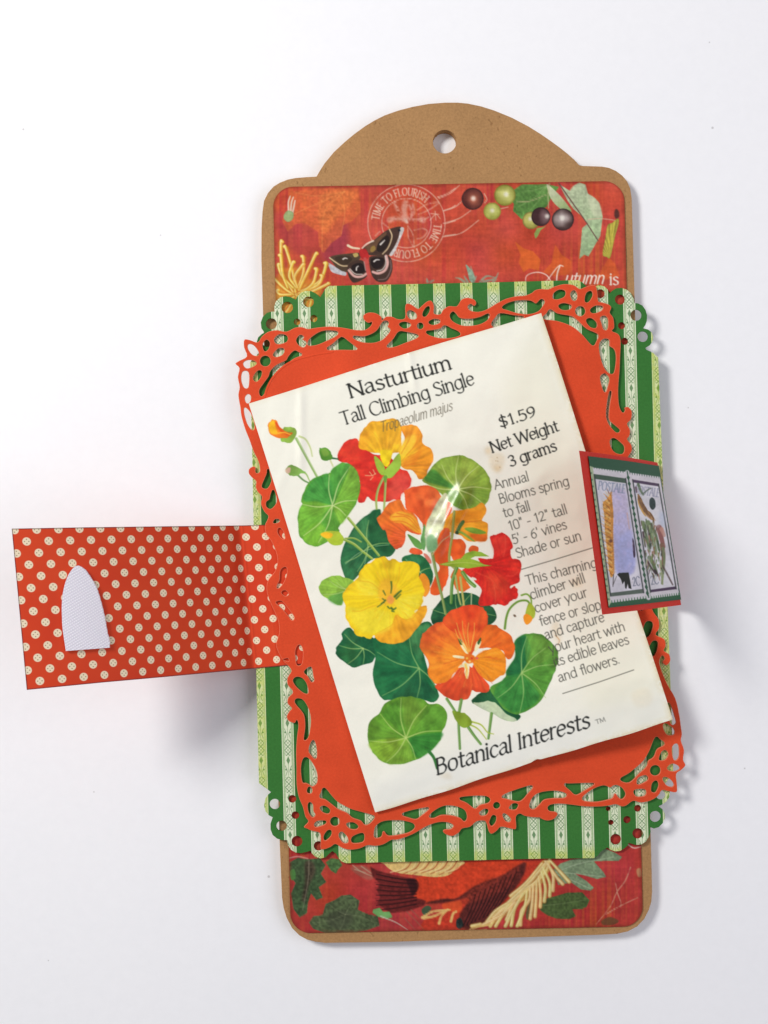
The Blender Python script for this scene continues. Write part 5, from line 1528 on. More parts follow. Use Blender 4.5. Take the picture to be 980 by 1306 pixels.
def paint_packet():
    cv = Canvas(305, 385, 870, 1050, 3, (245, 243, 228))
    cv.a *= (1 + cv.n3 * .012 + cv.n1 * .008)[..., None]
    c1 = lambda p: C(310, 400, 2.39, p)
    B = lambda p: C(330, 510, 5.765, p)
    Cc = lambda p: C(420, 520, 4.4545, p)
    D = lambda p: C(400, 680, 5.444, p)
    Ee = lambda p: C(520, 620, 4.9, p)
    F = lambda p: C(460, 760, 3.769, p)
    G = lambda p: C(600, 500, 4.9, p)
    Hh = lambda p: C(420, 880, 4.9, p)
    I = lambda p: C(630, 690, 4.9, p)
    J = lambda p: C(540, 880, 2.97, p)
    # paper duller to the right and bottom, then yellowed worn edges
    cv.fill([(690, 398), (760, 600), (858, 917), (760, 950), (700, 700), (640, 500)], (236, 233, 208), False, alpha=.5, soft=14, var=0, blotch=0)
    cv.fill([(470, 1000), (640, 940), (850, 880), (857, 918), (660, 985), (480, 1036)], (232, 232, 226), False, alpha=.5, soft=10, var=0, blotch=0)
    for e, al in (([PK[1], PK[2]], .30), ([PK[3], PK[2]], .22), ([PK[0], PK[1]], .15)):
        cv.stroke(e, 9, 9, (216, 196, 146), al, False, soft=4, var=.8)
        cv.stroke(e, 2.2, 2.2, (200, 176, 124), al, False, soft=.9, var=1.2)
    cv.wash = .16
    vein = (176, 206, 120)

    def leaf(o, col, ctr, ends, sectors=(), vw=1.1, vc=vein, rim=None, var=.07):
        cv.fill(o, col, var=.05, blotch=.04, rim=rim, streak=(ctr[0], ctr[1], 17, .07))
        for poly, c2, al in sectors:
            cv.fill(poly, c2, alpha=al, soft=1.2, var=.05, blotch=.04, streak=(ctr[0], ctr[1], 23, .08))
        for e in ends:
            mx, my = (ctr[0] + e[0]) / 2 + (e[1] - ctr[1]) * .07, (ctr[1] + e[1]) / 2 - (e[0] - ctr[0]) * .07
            cv.stroke([ctr, (mx, my), e], vw * 1.2, vw * .5, vc, .85)

    def rsect(o, ctr, shrink=.94):
        o = np.asarray(o); ctr = np.asarray(ctr)
        return (o - ctr) * shrink + ctr

    # ---- dark leaves at the back
    o = Cc([(222, 606), (250, 585), (292, 580), (290, 640), (330, 700), (375, 790), (350, 840), (290, 850), (240, 862), (190, 920), (130, 985), (92, 965), (66, 870), (90, 775), (135, 690), (190, 630)])
    leaf(o, (34, 104, 62), Cc([(222, 792)])[0], Cc([(225, 640), (90, 880), (350, 770), (160, 930)]),
         [(Cc([(230, 600), (290, 582), (300, 660), (370, 790), (340, 830), (250, 780), (225, 700)]), (18, 86, 46), .8), (Cc([(110, 740), (200, 620), (222, 700), (210, 790), (120, 800)]), (64, 132, 76), .6)], rim=((20, 70, 48), 1, .4))
    o = Cc([(415, 862), (470, 832), (525, 840), (580, 905), (585, 985), (540, 1040), (480, 960)])
    leaf(o, (26, 104, 58), Cc([(540, 920)])[0], Cc([(430, 860), (580, 900), (500, 985)]), [(Cc([(430, 850), (480, 840), (520, 880), (460, 880)]), (50, 140, 96), .6)])
    o = D([(615, 188), (680, 152), (750, 156), (800, 210), (828, 285), (818, 340), (780, 372), (740, 300), (660, 220)])
    leaf(o, (28, 104, 58), D([(740, 270)])[0], D([(640, 180), (820, 240), (790, 350)]), [(D([(640, 190), (700, 160), (750, 200), (700, 230)]), (60, 150, 100), .5)])
    o = Ee([(148, 842), (160, 780), (200, 720), (270, 680), (350, 664), (430, 680), (500, 740), (545, 770), (552, 830), (500, 870), (400, 850), (200, 880)])
    leaf(o, (22, 84, 50), Ee([(320, 800)])[0], Ee([(150, 770), (300, 670), (400, 670), (550, 810), (230, 820)]), (), 1.0, rim=((14, 60, 40), 1, .4))
    # ---- small light leaf left of the yellow flower
    o = D([(38, 375), (70, 322), (140, 295), (212, 305), (280, 335), (220, 400), (205, 490), (178, 502), (120, 470), (60, 430)])
    leaf(o, (138, 186, 62), D([(240, 395)])[0], D([(60, 425), (110, 330), (160, 340)]), [(D([(100, 450), (200, 410), (200, 490), (150, 495)]), (70, 140, 60), .7)])
    # ---- dark leaf lower left of the yellow flower
    o = D([(155, 835), (165, 780), (200, 742), (196, 695), (250, 655), (300, 700), (400, 722), (440, 765), (432, 855), (400, 900), (345, 912), (285, 930), (240, 915), (195, 880)])
    leaf(o, (16, 92, 54), D([(345, 800)])[0], D([(235, 910), (215, 700), (345, 910), (430, 850), (180, 780)]), [(D([(170, 830), (230, 770), (320, 800), (250, 900)]), (40, 120, 62), .6), (D([(210, 690), (260, 668), (330, 760), (250, 750)]), (40, 112, 70), .5)], rim=((10, 66, 44), 1, .4))
    # ---- big dark leaf under it
    o = F([(58, 365), (72, 290), (56, 215), (100, 195), (220, 190), (300, 128), (345, 138), (330, 190), (300, 250), (330, 380), (362, 430), (376, 482), (350, 510), (250, 490), (150, 500), (105, 497), (72, 440)])
    ctr = F([(282, 348)])[0]
    leaf(o, (20, 104, 58), ctr, F([(235, 205), (80, 270), (105, 480), (272, 490), (362, 440)]),
         [(F([(240, 170), (320, 132), (335, 170), (300, 260), (290, 330), (250, 250)]), (66, 138, 82), .8), (F([(150, 490), (270, 370), (300, 400), (370, 490), (250, 490)]), (14, 82, 50), .7), (F([(80, 290), (120, 230), (220, 240), (260, 320), (180, 340)]), (30, 116, 70), .5)], 1.3, (150, 190, 110), rim=((12, 76, 46), 1, .4))
    # ---- right leaf with the curled lobe
    o = F([(535, 512), (560, 478), (620, 448), (650, 490), (700, 545), (768, 575), (745, 600), (690, 590), (600, 540)])
    leaf(o, (20, 84, 48), F([(620, 520)])[0], (), ())
    cv.fill(F([(545, 518), (570, 512), (620, 505), (665, 525), (700, 565), (745, 590), (742, 604), (695, 597), (620, 560)]), (196, 212, 176), var=.05, rim=((150, 176, 130), .8, .5))
    o = F([(690, 400), (705, 350), (742, 290), (738, 225), (775, 192), (822, 180), (880, 190), (940, 250), (952, 300), (940, 350), (915, 410), (870, 500), (800, 552), (745, 568), (690, 542), (650, 495), (625, 440)])
    ctr = F([(775, 370)])[0]
    leaf(o, (86, 152, 52), ctr, F([(890, 250), (660, 490), (765, 565), (890, 490), (930, 330), (800, 195)]),
         [(F([(700, 370), (745, 290), (742, 225), (790, 188), (820, 260), (780, 360), (740, 390)]), (20, 104, 56), .9), (F([(640, 470), (690, 400), (775, 380), (860, 480), (800, 545), (740, 560), (690, 530)]), (44, 130, 56), .75),
          (F([(800, 200), (880, 200), (930, 270), (860, 330), (800, 320)]), (110, 168, 62), .6)], 1.2, (170, 204, 120), rim=((60, 120, 50), 1, .4))
    # ---- light leaf at the bottom left
    o = Hh([(240, 262), (258, 192), (312, 145), (352, 85), (420, 50), (500, 40), (580, 58), (622, 85), (690, 90), (738, 150), (730, 212), (702, 270), (690, 322), (632, 385), (560, 428), (500, 450), (420, 466), (350, 455), (290, 410), (252, 350)])
    ctr = Hh([(480, 300)])[0]
    leaf(o, (98, 158, 42), ctr, Hh([(450, 50), (320, 150), (610, 95), (705, 255), (250, 318), (355, 455), (540, 430)]),
         [(Hh([(500, 300), (700, 265), (685, 325), (630, 385), (560, 425), (530, 400)]), (44, 128, 46), .85), (Hh([(255, 325), (470, 305), (420, 390), (350, 450), (290, 405)]), (140, 178, 48), .8), (Hh([(480, 300), (520, 420), (490, 452), (420, 462), (370, 450)]), (134, 180, 56), .7),
          (Hh([(460, 60), (600, 90), (560, 170), (490, 270)]), (120, 172, 54), .6), (Hh([(330, 150), (440, 60), (460, 180), (470, 280), (400, 210)]), (76, 140, 40), .6), (Hh([(610, 110), (700, 110), (725, 190), (680, 250), (560, 260)]), (84, 148, 44), .5)], 1.3, (190, 214, 122), rim=((72, 128, 44), 1, .45))
    cv.stroke(Hh([(625, 385), (655, 425), (675, 490)]), 4.2, 3.2, (52, 120, 52))
    # ---- olive leaf at the top
    o = Cc([(530, 412), (568, 362), (610, 310), (662, 280), (740, 270), (800, 290), (862, 330), (902, 382), (920, 440), (910, 502), (888, 552), (840, 582), (760, 580), (700, 550), (640, 490), (570, 440)])
    ctr = Cc([(730, 464)])[0]
    leaf(o, (140, 172, 58), ctr, Cc([(735, 275), (640, 325), (550, 435), (912, 462), (850, 330), (880, 550), (790, 580)]),
         [(Cc([(540, 410), (590, 350), (650, 400), (720, 460), (620, 440)]), (56, 132, 46), .85), (Cc([(730, 470), (900, 470), (880, 550), (830, 575), (760, 575)]), (120, 158, 52), .7), (Cc([(660, 480), (730, 470), (760, 575), (700, 550)]), (88, 140, 44), .7),
          (Cc([(620, 320), (730, 285), (730, 420), (660, 400)]), (160, 188, 78), .5), (Cc([(760, 290), (850, 340), (800, 420), (745, 440)]), (166, 186, 74), .5)], 1.3, (206, 220, 140), rim=((96, 138, 40), 1, .5))
    # ---- red flower behind
    o = Cc([(50, 270), (68, 220), (110, 185), (150, 174), (182, 205), (250, 262), (330, 270), (400, 340), (440, 360), (466, 400), (456, 450), (412, 490), (400, 530), (368, 520), (330, 535), (290, 535), (245, 530), (222, 505), (200, 535), (163, 530), (175, 450), (165, 390), (130, 330), (92, 312), (52, 298)])
    cv.fill(o, (226, 46, 34), streak=(427, 600, 14, .06), var=.05, rim=((196, 30, 28), 1.2, .4))
    cv.fill(Cc([(345, 420), (400, 370), (460, 400), (450, 460), (410, 490), (380, 520), (340, 520)]), (226, 78, 74), alpha=.6, soft=2)
    cv.fill(Cc([(60, 260), (120, 200), (180, 240), (150, 300)]), (236, 66, 40), alpha=.6, soft=2)
    for p in ([(205, 385), (245, 385), (265, 372)], [(230, 365), (245, 385)], [(250, 352), (262, 378)], [(235, 410), (250, 392)]):
        cv.stroke(Cc(p), .9, .8, (244, 206, 150), .9)
    # ---- yellow and orange flower at the top
    o = Cc([(168, 225), (176, 158), (205, 110), (235, 80), (285, 78), (330, 64), (388, 66), (412, 110), (408, 180), (405, 250), (360, 260), (345, 300), (330, 330), (305, 312), (298, 262), (242, 255), (200, 240)])
    cv.fill(o, (250, 186, 38), rad=(495, 590, 26, (250, 224, 20)), streak=(493, 594, 16, .08), rim=((240, 150, 30), 2, .5))
    cv.fill(Cc([(170, 215), (190, 150), (230, 130), (225, 200), (200, 235)]), (246, 160, 30), alpha=.5, soft=2)
    o = Cc([(408, 112), (460, 96), (502, 110), (528, 150), (530, 200), (582, 240), (588, 305), (560, 360), (545, 392), (512, 404), (480, 362), (420, 342), (402, 300), (395, 250), (430, 180)])
    cv.fill(o, (246, 156, 34), rad=(513, 580, 22, (252, 206, 40)), streak=(505, 596, 18, .1), rim=((226, 120, 24), 1.6, .5))
    cv.fill(Cc([(430, 290), (500, 255), (520, 230), (500, 300), (460, 335), (420, 335)]), (232, 120, 26), alpha=.6, soft=1.4)
    cv.fill(Cc([(420, 190), (490, 150), (480, 220), (430, 270), (400, 270)]), (252, 208, 60), alpha=.7, soft=1.4)
    for p in ([(440, 270), (490, 210), (510, 150)], [(450, 280), (510, 250)], [(410, 260), (450, 190), (470, 130)], [(420, 330), (480, 320), (560, 330)]):
        cv.stroke(Cc(p), 1.0, .6, (224, 116, 24), .6)
    for p in ([(310, 250), (280, 180), (240, 130)], [(320, 250), (330, 160), (340, 90)], [(330, 250), (375, 170), (385, 100)]):
        cv.stroke(Cc(p), 1.0, .6, (236, 160, 30), .5)
    cv.fill(Cc([(288, 270), (300, 240), (345, 240), (362, 262), (345, 300), (335, 335), (308, 325)]), (248, 218, 20))
    # calyx
    cv.fill(Cc([(255, 285), (265, 275), (300, 310), (318, 350), (305, 385), (275, 355)]), (166, 198, 62), rim=((110, 160, 50), .8, .5))
    cv.fill(Cc([(318, 350), (350, 315), (400, 262), (408, 320), (385, 365), (345, 400), (312, 385)]), (160, 200, 66), rim=((104, 156, 48), .8, .5))
    for p in ([(310, 395), (280, 460), (268, 520), (270, 575)], [(322, 395), (318, 480), (312, 580)]):
        cv.stroke(Cc(p), 3.0, 2.6, (150, 178, 84)); cv.stroke([(x + .6, y) for x, y in Cc(p)], .9, .8, (206, 214, 150), .7)
    cv.stroke(Cc([(320, 395), (318, 420)]), 5, 3, (110, 164, 60))
    # ---- orange flower in the middle
    o = Cc([(428, 480), (445, 462), (480, 448), (560, 444), (620, 470), (645, 520), (692, 545), (690, 600), (650, 660), (600, 700), (545, 690), (520, 640), (480, 600), (440, 578)])
    cv.fill(o, (238, 92, 38), rad=(556, 640, 22, (246, 120, 60)), streak=(545, 690, 12, .06), rim=((222, 70, 30), 1.4, .4))
    cv.fill(Cc([(600, 520), (690, 560), (680, 610), (620, 660), (580, 600)]), (240, 104, 84), alpha=.6, soft=2)
    o = Cc([(272, 632), (300, 600), (320, 565), (345, 538), (402, 520), (430, 570), (480, 600), (508, 650), (522, 715), (500, 722), (440, 700), (430, 750), (412, 790), (380, 802), (345, 770), (320, 700), (300, 690)])
    cv.fill(o, (244, 120, 36), streak=(530, 688, 20, .09), grad=(498, 660, 505, 700, (232, 84, 44)), rim=((226, 76, 30), 1.4, .5))
    cv.fill(Cc([(345, 620), (400, 590), (470, 610), (510, 660), (520, 712), (480, 700), (420, 660), (370, 650)]), (252, 178, 46), soft=.8)
    for p in ([(350, 645), (430, 650), (510, 705)], [(360, 620), (440, 622), (510, 690)], [(385, 600), (460, 620), (505, 670)]):
        cv.stroke(Cc(p), 1.2, .8, (232, 108, 30), .85)
    # ---- orange-yellow flower on the right
    o = Cc([(640, 665), (690, 600), (720, 585), (790, 575), (830, 560), (862, 540), (893, 570), (880, 620), (870, 640), (902, 668), (893, 755), (850, 758), (790, 758), (740, 722), (665, 700)])
    cv.fill(o, (250, 166, 34), streak=(575, 668, 16, .07), rim=((240, 130, 24), 1.4, .5))
    cv.fill(Cc([(720, 600), (790, 580), (870, 590), (860, 630), (800, 640), (740, 660)]), (246, 146, 24), alpha=.7, soft=1)
    cv.fill(Cc([(800, 720), (890, 720), (890, 755), (840, 758)]), (240, 112, 28), soft=.8)
    cv.stroke(Cc([(770, 650), (830, 645), (865, 640)]), 1.4, .8, (214, 110, 24), .8)
    # ---- orange petals behind the stems
    for o, cl in ((Ee([(185, 312), (214, 272), (258, 264), (272, 330), (332, 330), (362, 370), (350, 440), (300, 470), (262, 440), (252, 580), (225, 640), (205, 675), (160, 682), (140, 650), (175, 560), (200, 500), (165, 440)]), (240, 92, 30)),
                  (Ee([(268, 560), (300, 512), (345, 540), (372, 600), (390, 632), (360, 656), (310, 650), (285, 600)]), (240, 112, 34)), (Ee([(380, 400), (400, 372), (440, 380), (440, 410), (400, 420)]), (232, 92, 36)),
                  (Ee([(10, 410), (30, 385), (85, 400), (90, 425), (40, 425)]), (238, 90, 44)), (D([(735, 300), (768, 280), (804, 330), (806, 400), (772, 442), (745, 380)]), (248, 154, 36))):
        cv.fill(o, cl, streak=(570, 640, 14, .07), rim=((220, 70, 26), 1.2, .4))
    # ---- red flower on the right
    o = Ee([(515, 325), (535, 308), (568, 300), (592, 290), (628, 312), (650, 350), (656, 380), (642, 412), (655, 450), (700, 462), (712, 520), (700, 560), (695, 600), (650, 620), (640, 640), (668, 625), (690, 655), (682, 700), (650, 715), (620, 746), (585, 742), (560, 738), (520, 745), (470, 752), (442, 735), (462, 650), (425, 600), (385, 565), (340, 522), (400, 505), (455, 490), (440, 450), (500, 455), (530, 450), (540, 400)])
    cv.fill(o, (222, 36, 28), streak=(618, 720, 14, .08), var=.06, rim=((190, 22, 22), 1.4, .45))
    cv.fill(Ee([(480, 560), (560, 540), (630, 600), (600, 700), (520, 690)]), (232, 72, 40), alpha=.6, soft=3)
    cv.fill(Ee([(530, 330), (600, 310), (640, 370), (600, 430), (550, 420)]), (236, 62, 48), alpha=.6, soft=2)
    cv.fill(Ee([(400, 568), (425, 575), (430, 588), (410, 585)]), (236, 228, 210))
    for p, cl in (([(560, 330), (575, 390), (590, 450)], (196, 26, 24)), ([(610, 310), (612, 380), (600, 440)], (244, 92, 70)), ([(470, 520), (560, 520), (640, 500)], (190, 22, 24)), ([(430, 540), (520, 580), (560, 640)], (240, 96, 60)),
                  ([(560, 560), (600, 620), (600, 700)], (196, 28, 22)), ([(620, 560), (660, 560), (695, 530)], (240, 80, 60)), ([(500, 600), (490, 680), (500, 730)], (196, 30, 24)), ([(540, 620), (550, 690), (545, 735)], (246, 110, 70)), ([(640, 640), (650, 680), (672, 690)], (190, 24, 24))):
        cv.stroke(Ee(p), 1.6, .8, cl, .55, soft=.9, var=.3)
    # ---- stems and pointed leaves in the middle
    for p, w, cl in (([(292, 160), (280, 300), (262, 420), (265, 480), (300, 520)], 3.4, (150, 160, 66)), ([(155, 420), (185, 570), (215, 690), (238, 800)], 3.8, (120, 146, 72)), ([(308, 510), (280, 600), (272, 730)], 4.4, (80, 138, 52)),
                     ([(300, 560), (320, 690), (332, 740)], 2.6, (160, 176, 96)), ([(330, 570), (352, 745)], 3.0, (190, 180, 90)), ([(345, 540), (380, 590), (420, 625)], 5.0, (94, 150, 56)), ([(400, 670), (398, 740)], 1.4, (200, 206, 160)), ([(155, 430), (210, 350), (262, 310)], 1.2, (220, 180, 130))):
        cv.stroke(Ee(p), w, w * .85, cl); cv.stroke([(x - w * .16, y) for x, y in Ee(p)], w * .28, w * .24, (206, 210, 146), .6)
    cv.fill(Ee([(195, 490), (260, 472), (330, 452), (400, 455), (440, 468), (480, 490), (532, 497), (440, 505), (380, 515), (320, 508), (250, 500)]), (152, 184, 48), smooth=False, rim=((110, 150, 40), .8, .4))
    cv.fill(Ee([(335, 450), (365, 418), (410, 404), (460, 412), (512, 440), (470, 440), (420, 440), (380, 460)]), (140, 178, 50), smooth=False)
    cv.stroke(Ee([(220, 488), (360, 478), (500, 496)]), .9, .6, (206, 216, 120), .7)
    cv.fill(Ee([(355, 265), (400, 258), (450, 270), (492, 290), (460, 300), (400, 292)]), (126, 164, 48))
    cv.fill(Ee([(300, 290), (320, 240), (345, 212), (358, 225), (335, 262), (318, 300)]), (76, 116, 50))
    cv.fill(Ee([(310, 290), (340, 300), (400, 340), (420, 345), (380, 310), (330, 280)]), (140, 172, 60))
    cv.dot(*Ee([(308, 290)])[0], 2.2, (44, 70, 40), 1)
    cv.fill(Ee([(0, 300), (40, 320), (80, 350), (92, 395), (50, 380), (20, 340)]), (96, 156, 70))
    cv.fill(Ee([(92, 290), (105, 235), (118, 300), (112, 380), (98, 400), (82, 340)]), (96, 156, 80))
    cv.fill(Ee([(115, 250), (160, 150), (215, 60), (245, 50), (250, 130), (225, 250), (190, 330), (182, 390), (150, 415), (125, 400), (110, 330)]), (200, 204, 170), var=.08, blotch=.1, soft=.6)
    cv.fill(Ee([(118, 330), (150, 300), (185, 340), (182, 390), (150, 412), (125, 398)]), (110, 170, 110), alpha=.8, soft=.8)
    cv.fill(Ee([(100, 420), (125, 430), (150, 470), (140, 485), (112, 450)]), (226, 120, 100), alpha=.9)
    # ---- the big yellow flower
    o = D([(200, 430), (222, 395), (240, 370), (300, 320), (320, 270), (352, 228), (400, 200), (432, 175), (490, 163), (525, 185), (560, 178), (600, 200), (640, 194), (705, 202), (738, 240), (736, 310), (758, 350), (772, 405), (755, 450), (760, 482), (735, 520), (700, 545), (720, 600), (640, 700), (640, 742), (560, 765), (470, 756), (422, 712), (390, 736), (350, 722), (300, 710), (268, 660), (240, 620), (222, 580), (222, 510)])
    cv.fill(o, (250, 216, 26), rad=D([(540, 440)])[0] + (16, (250, 190, 40)), streak=D([(535, 445)])[0] + (18, .05), rim=((246, 190, 20), 2.4, .6), var=.015, blotch=.012)
    cv.fill(D([(425, 712), (480, 680), (545, 640), (572, 568), (640, 600), (700, 556), (745, 510), (788, 505), (780, 560), (755, 610), (700, 680), (645, 742), (565, 766), (472, 757)]), (250, 176, 32), streak=D([(535, 445)])[0] + (18, .06), rim=((240, 150, 20), 1.6, .5))
    for q in (D([(300, 330), (350, 320), (420, 340), (470, 400), (440, 440), (330, 410)]), D([(225, 520), (330, 530), (430, 520), (540, 560), (545, 640), (480, 690), (400, 700), (300, 660)]), D([(580, 560), (560, 480), (620, 440), (740, 420), (752, 470), (690, 570), (660, 600)])):
        cv.fill(q, (250, 232, 60), alpha=.7, soft=2.0)
    for p in ([(320, 330), (400, 345), (470, 400)], [(270, 540), (330, 540), (400, 510), (480, 500)], [(600, 240), (590, 320), (560, 400)], [(580, 565), (620, 595), (690, 590), (740, 520)], [(470, 165), (500, 240), (530, 330)], [(560, 600), (540, 640), (430, 700)]):
        cv.stroke(D(p), 1.3, .8, (232, 168, 24), .6, soft=.7)
    cv.fill(D([(450, 400), (480, 320), (540, 330), (580, 400), (560, 470), (500, 500), (460, 460)]), (248, 184, 44), alpha=.7, soft=1.8)
    for p, w in (([(540, 338), (543, 375), (538, 415)], 3.0), ([(565, 440), (590, 415), (608, 400)], 4.2), ([(575, 455), (605, 425)], 2.6), ([(485, 400), (500, 430)], 2.4), ([(500, 465), (470, 495), (445, 512)], 2.4), ([(490, 480), (470, 490)], 2.6), ([(515, 510), (530, 525)], 2.4), ([(540, 520), (555, 530), (572, 520)], 3.8), ([(545, 540), (560, 545)], 2.6), ([(480, 455), (500, 470)], 2)):
        cv.stroke(D(p), w * .75, w * .5, (62, 104, 40), .9, soft=.7)
    cv.fill(D([(510, 455), (535, 430), (560, 460), (545, 490), (520, 485)]), (250, 166, 70), soft=.6)
    # ---- the orange flower in front
    ctr = F([(525, 300)])[0]
    st = ctr + (16, .07)
    cv.fill(F([(358, 432), (400, 415), (440, 390), (480, 345), (505, 328), (535, 345), (545, 330), (570, 370), (600, 405), (622, 435), (608, 466), (560, 462), (535, 455), (520, 492), (460, 502), (420, 490), (380, 462)]), (232, 76, 36), streak=st, rim=((212, 56, 28), 1.4, .4))
    cv.fill(F([(285, 245), (292, 200), (305, 178), (350, 140), (402, 128), (470, 190), (500, 250), (512, 292), (480, 340), (440, 385), (420, 410), (360, 420), (322, 372), (330, 330), (312, 290)]), (240, 100, 40), grad=F([(350, 150)])[0] + F([(390, 300)])[0] + ((250, 142, 34),), streak=st, rim=((228, 80, 40), 1.6, .5))
    cv.fill(F([(398, 132), (408, 95), (432, 72), (470, 55), (502, 44), (570, 48), (600, 70), (612, 100), (606, 150), (575, 205), (540, 275), (515, 275), (495, 235), (468, 190)]), (236, 70, 30), grad=F([(500, 60)])[0] + F([(525, 260)])[0] + ((242, 104, 36),), streak=st, rim=((216, 54, 28), 1.6, .5))
    cv.fill(F([(560, 250), (575, 200), (600, 145), (640, 138), (680, 160), (722, 190), (742, 250), (730, 295), (702, 300), (680, 262), (620, 250)]), (242, 110, 30), streak=st, rim=((226, 80, 28), 1.4, .5))
    cv.fill(F([(540, 312), (575, 272), (620, 255), (655, 250), (690, 280), (702, 320), (692, 372), (660, 392), (630, 412), (590, 395), (560, 360)]), (250, 150, 30), streak=st, rim=((240, 120, 24), 1.4, .5))
    for q in (F([(548, 255), (560, 220), (580, 215), (572, 245), (552, 270)]), F([(470, 345), (500, 318), (520, 320), (522, 360), (515, 400), (500, 370), (498, 345)]), F([(480, 235), (495, 225), (515, 270), (505, 275)]), F([(448, 285), (500, 292), (500, 302), (450, 296)])):
        cv.fill(q, (250, 238, 190))
    cv.fill(F([(470, 205), (485, 215), (490, 235), (478, 232)]), (60, 96, 40)); cv.fill(F([(562, 222), (578, 200), (580, 215), (568, 235)]), (60, 96, 40))
    for p in ([(520, 270), (480, 190), (462, 130)], [(522, 268), (495, 180), (490, 120)], [(525, 265), (515, 180), (520, 130)], [(528, 265), (545, 180), (548, 130)], [(518, 275), (470, 200), (455, 160)]):
        cv.stroke(F(p), 1.2, .7, (250, 196, 80), .9)
    cv.fill(F([(500, 290), (520, 278), (548, 290), (548, 315), (520, 325), (502, 312)]), (240, 120, 30), soft=.4)
    for x, y, cl in ((512, 300, (250, 190, 70)), (535, 300, (214, 60, 36)), (560, 300, (232, 90, 100)), (525, 315, (250, 210, 120)), (508, 345, (244, 190, 80))):
        cv.dot(*F([(x, y)])[0], 1.5, cl, .95)
    cv.stroke(F([(505, 330), (512, 360), (508, 395)]), 3.0, 1.2, (250, 206, 90), .9)
    rq = random.Random(3)
    for c0, r0, r1, cols_ in ((F([(525, 300)])[0], 12, 56, ((212, 60, 24), (252, 178, 70), (246, 128, 44))), (D([(535, 445)])[0], 10, 48, ((236, 178, 20), (254, 240, 110), (246, 196, 30)))):
        for i in range(60):
            an = rq.uniform(0, 6.283)
            ra, rb = rq.uniform(r0, r1 * .6), 0
            rb = ra + rq.uniform(5, 14)
            mid_ = an + rq.uniform(-.08, .08)
            q = [(c0[0] + ra * math.cos(an), c0[1] + ra * math.sin(an)), (c0[0] + (ra + rb) / 2 * math.cos(mid_), c0[1] + (ra + rb) / 2 * math.sin(mid_)), (c0[0] + rb * math.cos(mid_), c0[1] + rb * math.sin(mid_))]
            cv.stroke(q, .5, 1.2, rq.choice(cols_), .38, soft=.7)
    # ---- buds and stems on the left
    g1 = (150, 188, 90)
    cv.stroke(B([(278, 285), (340, 400), (430, 565)]), 3.4, 2.8, (140, 176, 96)); cv.stroke([(x + .7, y - .3) for x, y in B([(278, 285), (340, 400), (430, 565)])], 1, .8, (206, 220, 170), .8)
    cv.stroke(B([(300, 268), (345, 290), (380, 350), (395, 415)]), 2.6, 1.6, (202, 214, 150))
    cv.fill(B([(180, 212), (215, 198), (258, 205), (280, 245), (240, 312), (195, 312), (160, 290)]), (150, 196, 74), rim=((110, 160, 60), .8, .4))
    cv.fill(B([(70, 192), (85, 158), (108, 144), (135, 158), (160, 205), (200, 232), (248, 242), (225, 272), (170, 285), (120, 268), (82, 245)]), (246, 126, 26), rim=((232, 96, 24), 1, .4))
    cv.fill(B([(72, 195), (90, 158), (115, 152), (125, 200), (140, 250), (90, 245)]), (252, 188, 30), soft=.6)
    cv.stroke(B([(130, 170), (165, 225), (215, 255)]), 2.8, 2.0, (232, 80, 24), .9)
    cv.stroke(B([(145, 245), (190, 240), (235, 255)]), 1.6, 1, (252, 200, 60), .9)
    cv.stroke(B([(540, 428), (585, 435)]), 2.4, 1.6, (40, 100, 50))
    cv.stroke(B([(530, 450), (548, 490)]), 2.2, 1.8, (214, 216, 160))
    cv.fill(B([(445, 365), (470, 352), (510, 355), (540, 400), (545, 428), (505, 445), (460, 430)]), (86, 158, 46), rim=((60, 124, 44), .9, .5))
    cv.fill(B([(460, 368), (500, 362), (520, 400), (480, 415)]), (140, 190, 74), alpha=.7, soft=.8)
    cv.stroke(B([(285, 550), (330, 590), (372, 612)]), 2.4, 1.8, (110, 150, 90))
    cv.stroke(B([(320, 530), (350, 545), (376, 598)]), 2.4, 1.2, (150, 190, 96))
    cv.fill(B([(198, 520), (215, 490), (250, 480), (290, 500), (345, 530), (300, 548), (290, 555), (240, 558), (215, 545)]), (132, 186, 84), rim=((110, 160, 70), .8, .4))
    cv.fill(B([(196, 520), (215, 498), (235, 500), (230, 535), (210, 540)]), (240, 210, 190), soft=.6)
    # ---- big light leaf on the left
    o = B([(520, 540), (535, 515), (562, 488), (620, 462), (680, 480), (730, 540), (746, 610), (735, 720), (700, 790), (650, 862), (592, 930), (590, 975), (540, 1010), (500, 1050), (430, 1078), (370, 1062), (310, 1012), (290, 930), (290, 830), (318, 765), (314, 740), (340, 660), (400, 580), (470, 550)])
    ctr = B([(545, 775)])[0]
    leaf(o, (104, 172, 48), ctr, B([(520, 550), (672, 490), (720, 740), (322, 768), (330, 1000), (640, 850), (440, 1050)]),
         [(B([(330, 740), (345, 660), (405, 585), (470, 555), (520, 550), (545, 680), (540, 770), (430, 745)]), (54, 142, 56), .85), (B([(530, 545), (570, 490), (620, 466), (670, 490), (600, 640), (545, 760)]), (66, 152, 56), .8),
          (B([(680, 490), (735, 560), (742, 640), (715, 735), (600, 765), (560, 760), (610, 650)]), (124, 186, 60), .8), (B([(300, 830), (330, 770), (440, 760), (530, 790), (400, 900), (310, 1000)]), (118, 188, 56), .8), (B([(480, 840), (540, 800), (600, 900), (540, 990), (460, 960)]), (70, 152, 48), .6),
          (B([(560, 790), (700, 760), (650, 860), (600, 910)]), (132, 188, 60), .8), (B([(330, 1000), (420, 900), (500, 960), (440, 1070), (370, 1060)]), (130, 190, 52), .6)], 1.4, (206, 226, 150), rim=((56, 128, 50), 1, .45))
    cv.stroke(B([(550, 770), (610, 640), (668, 490)]), 1.0, .6, (60, 110, 44), .7)
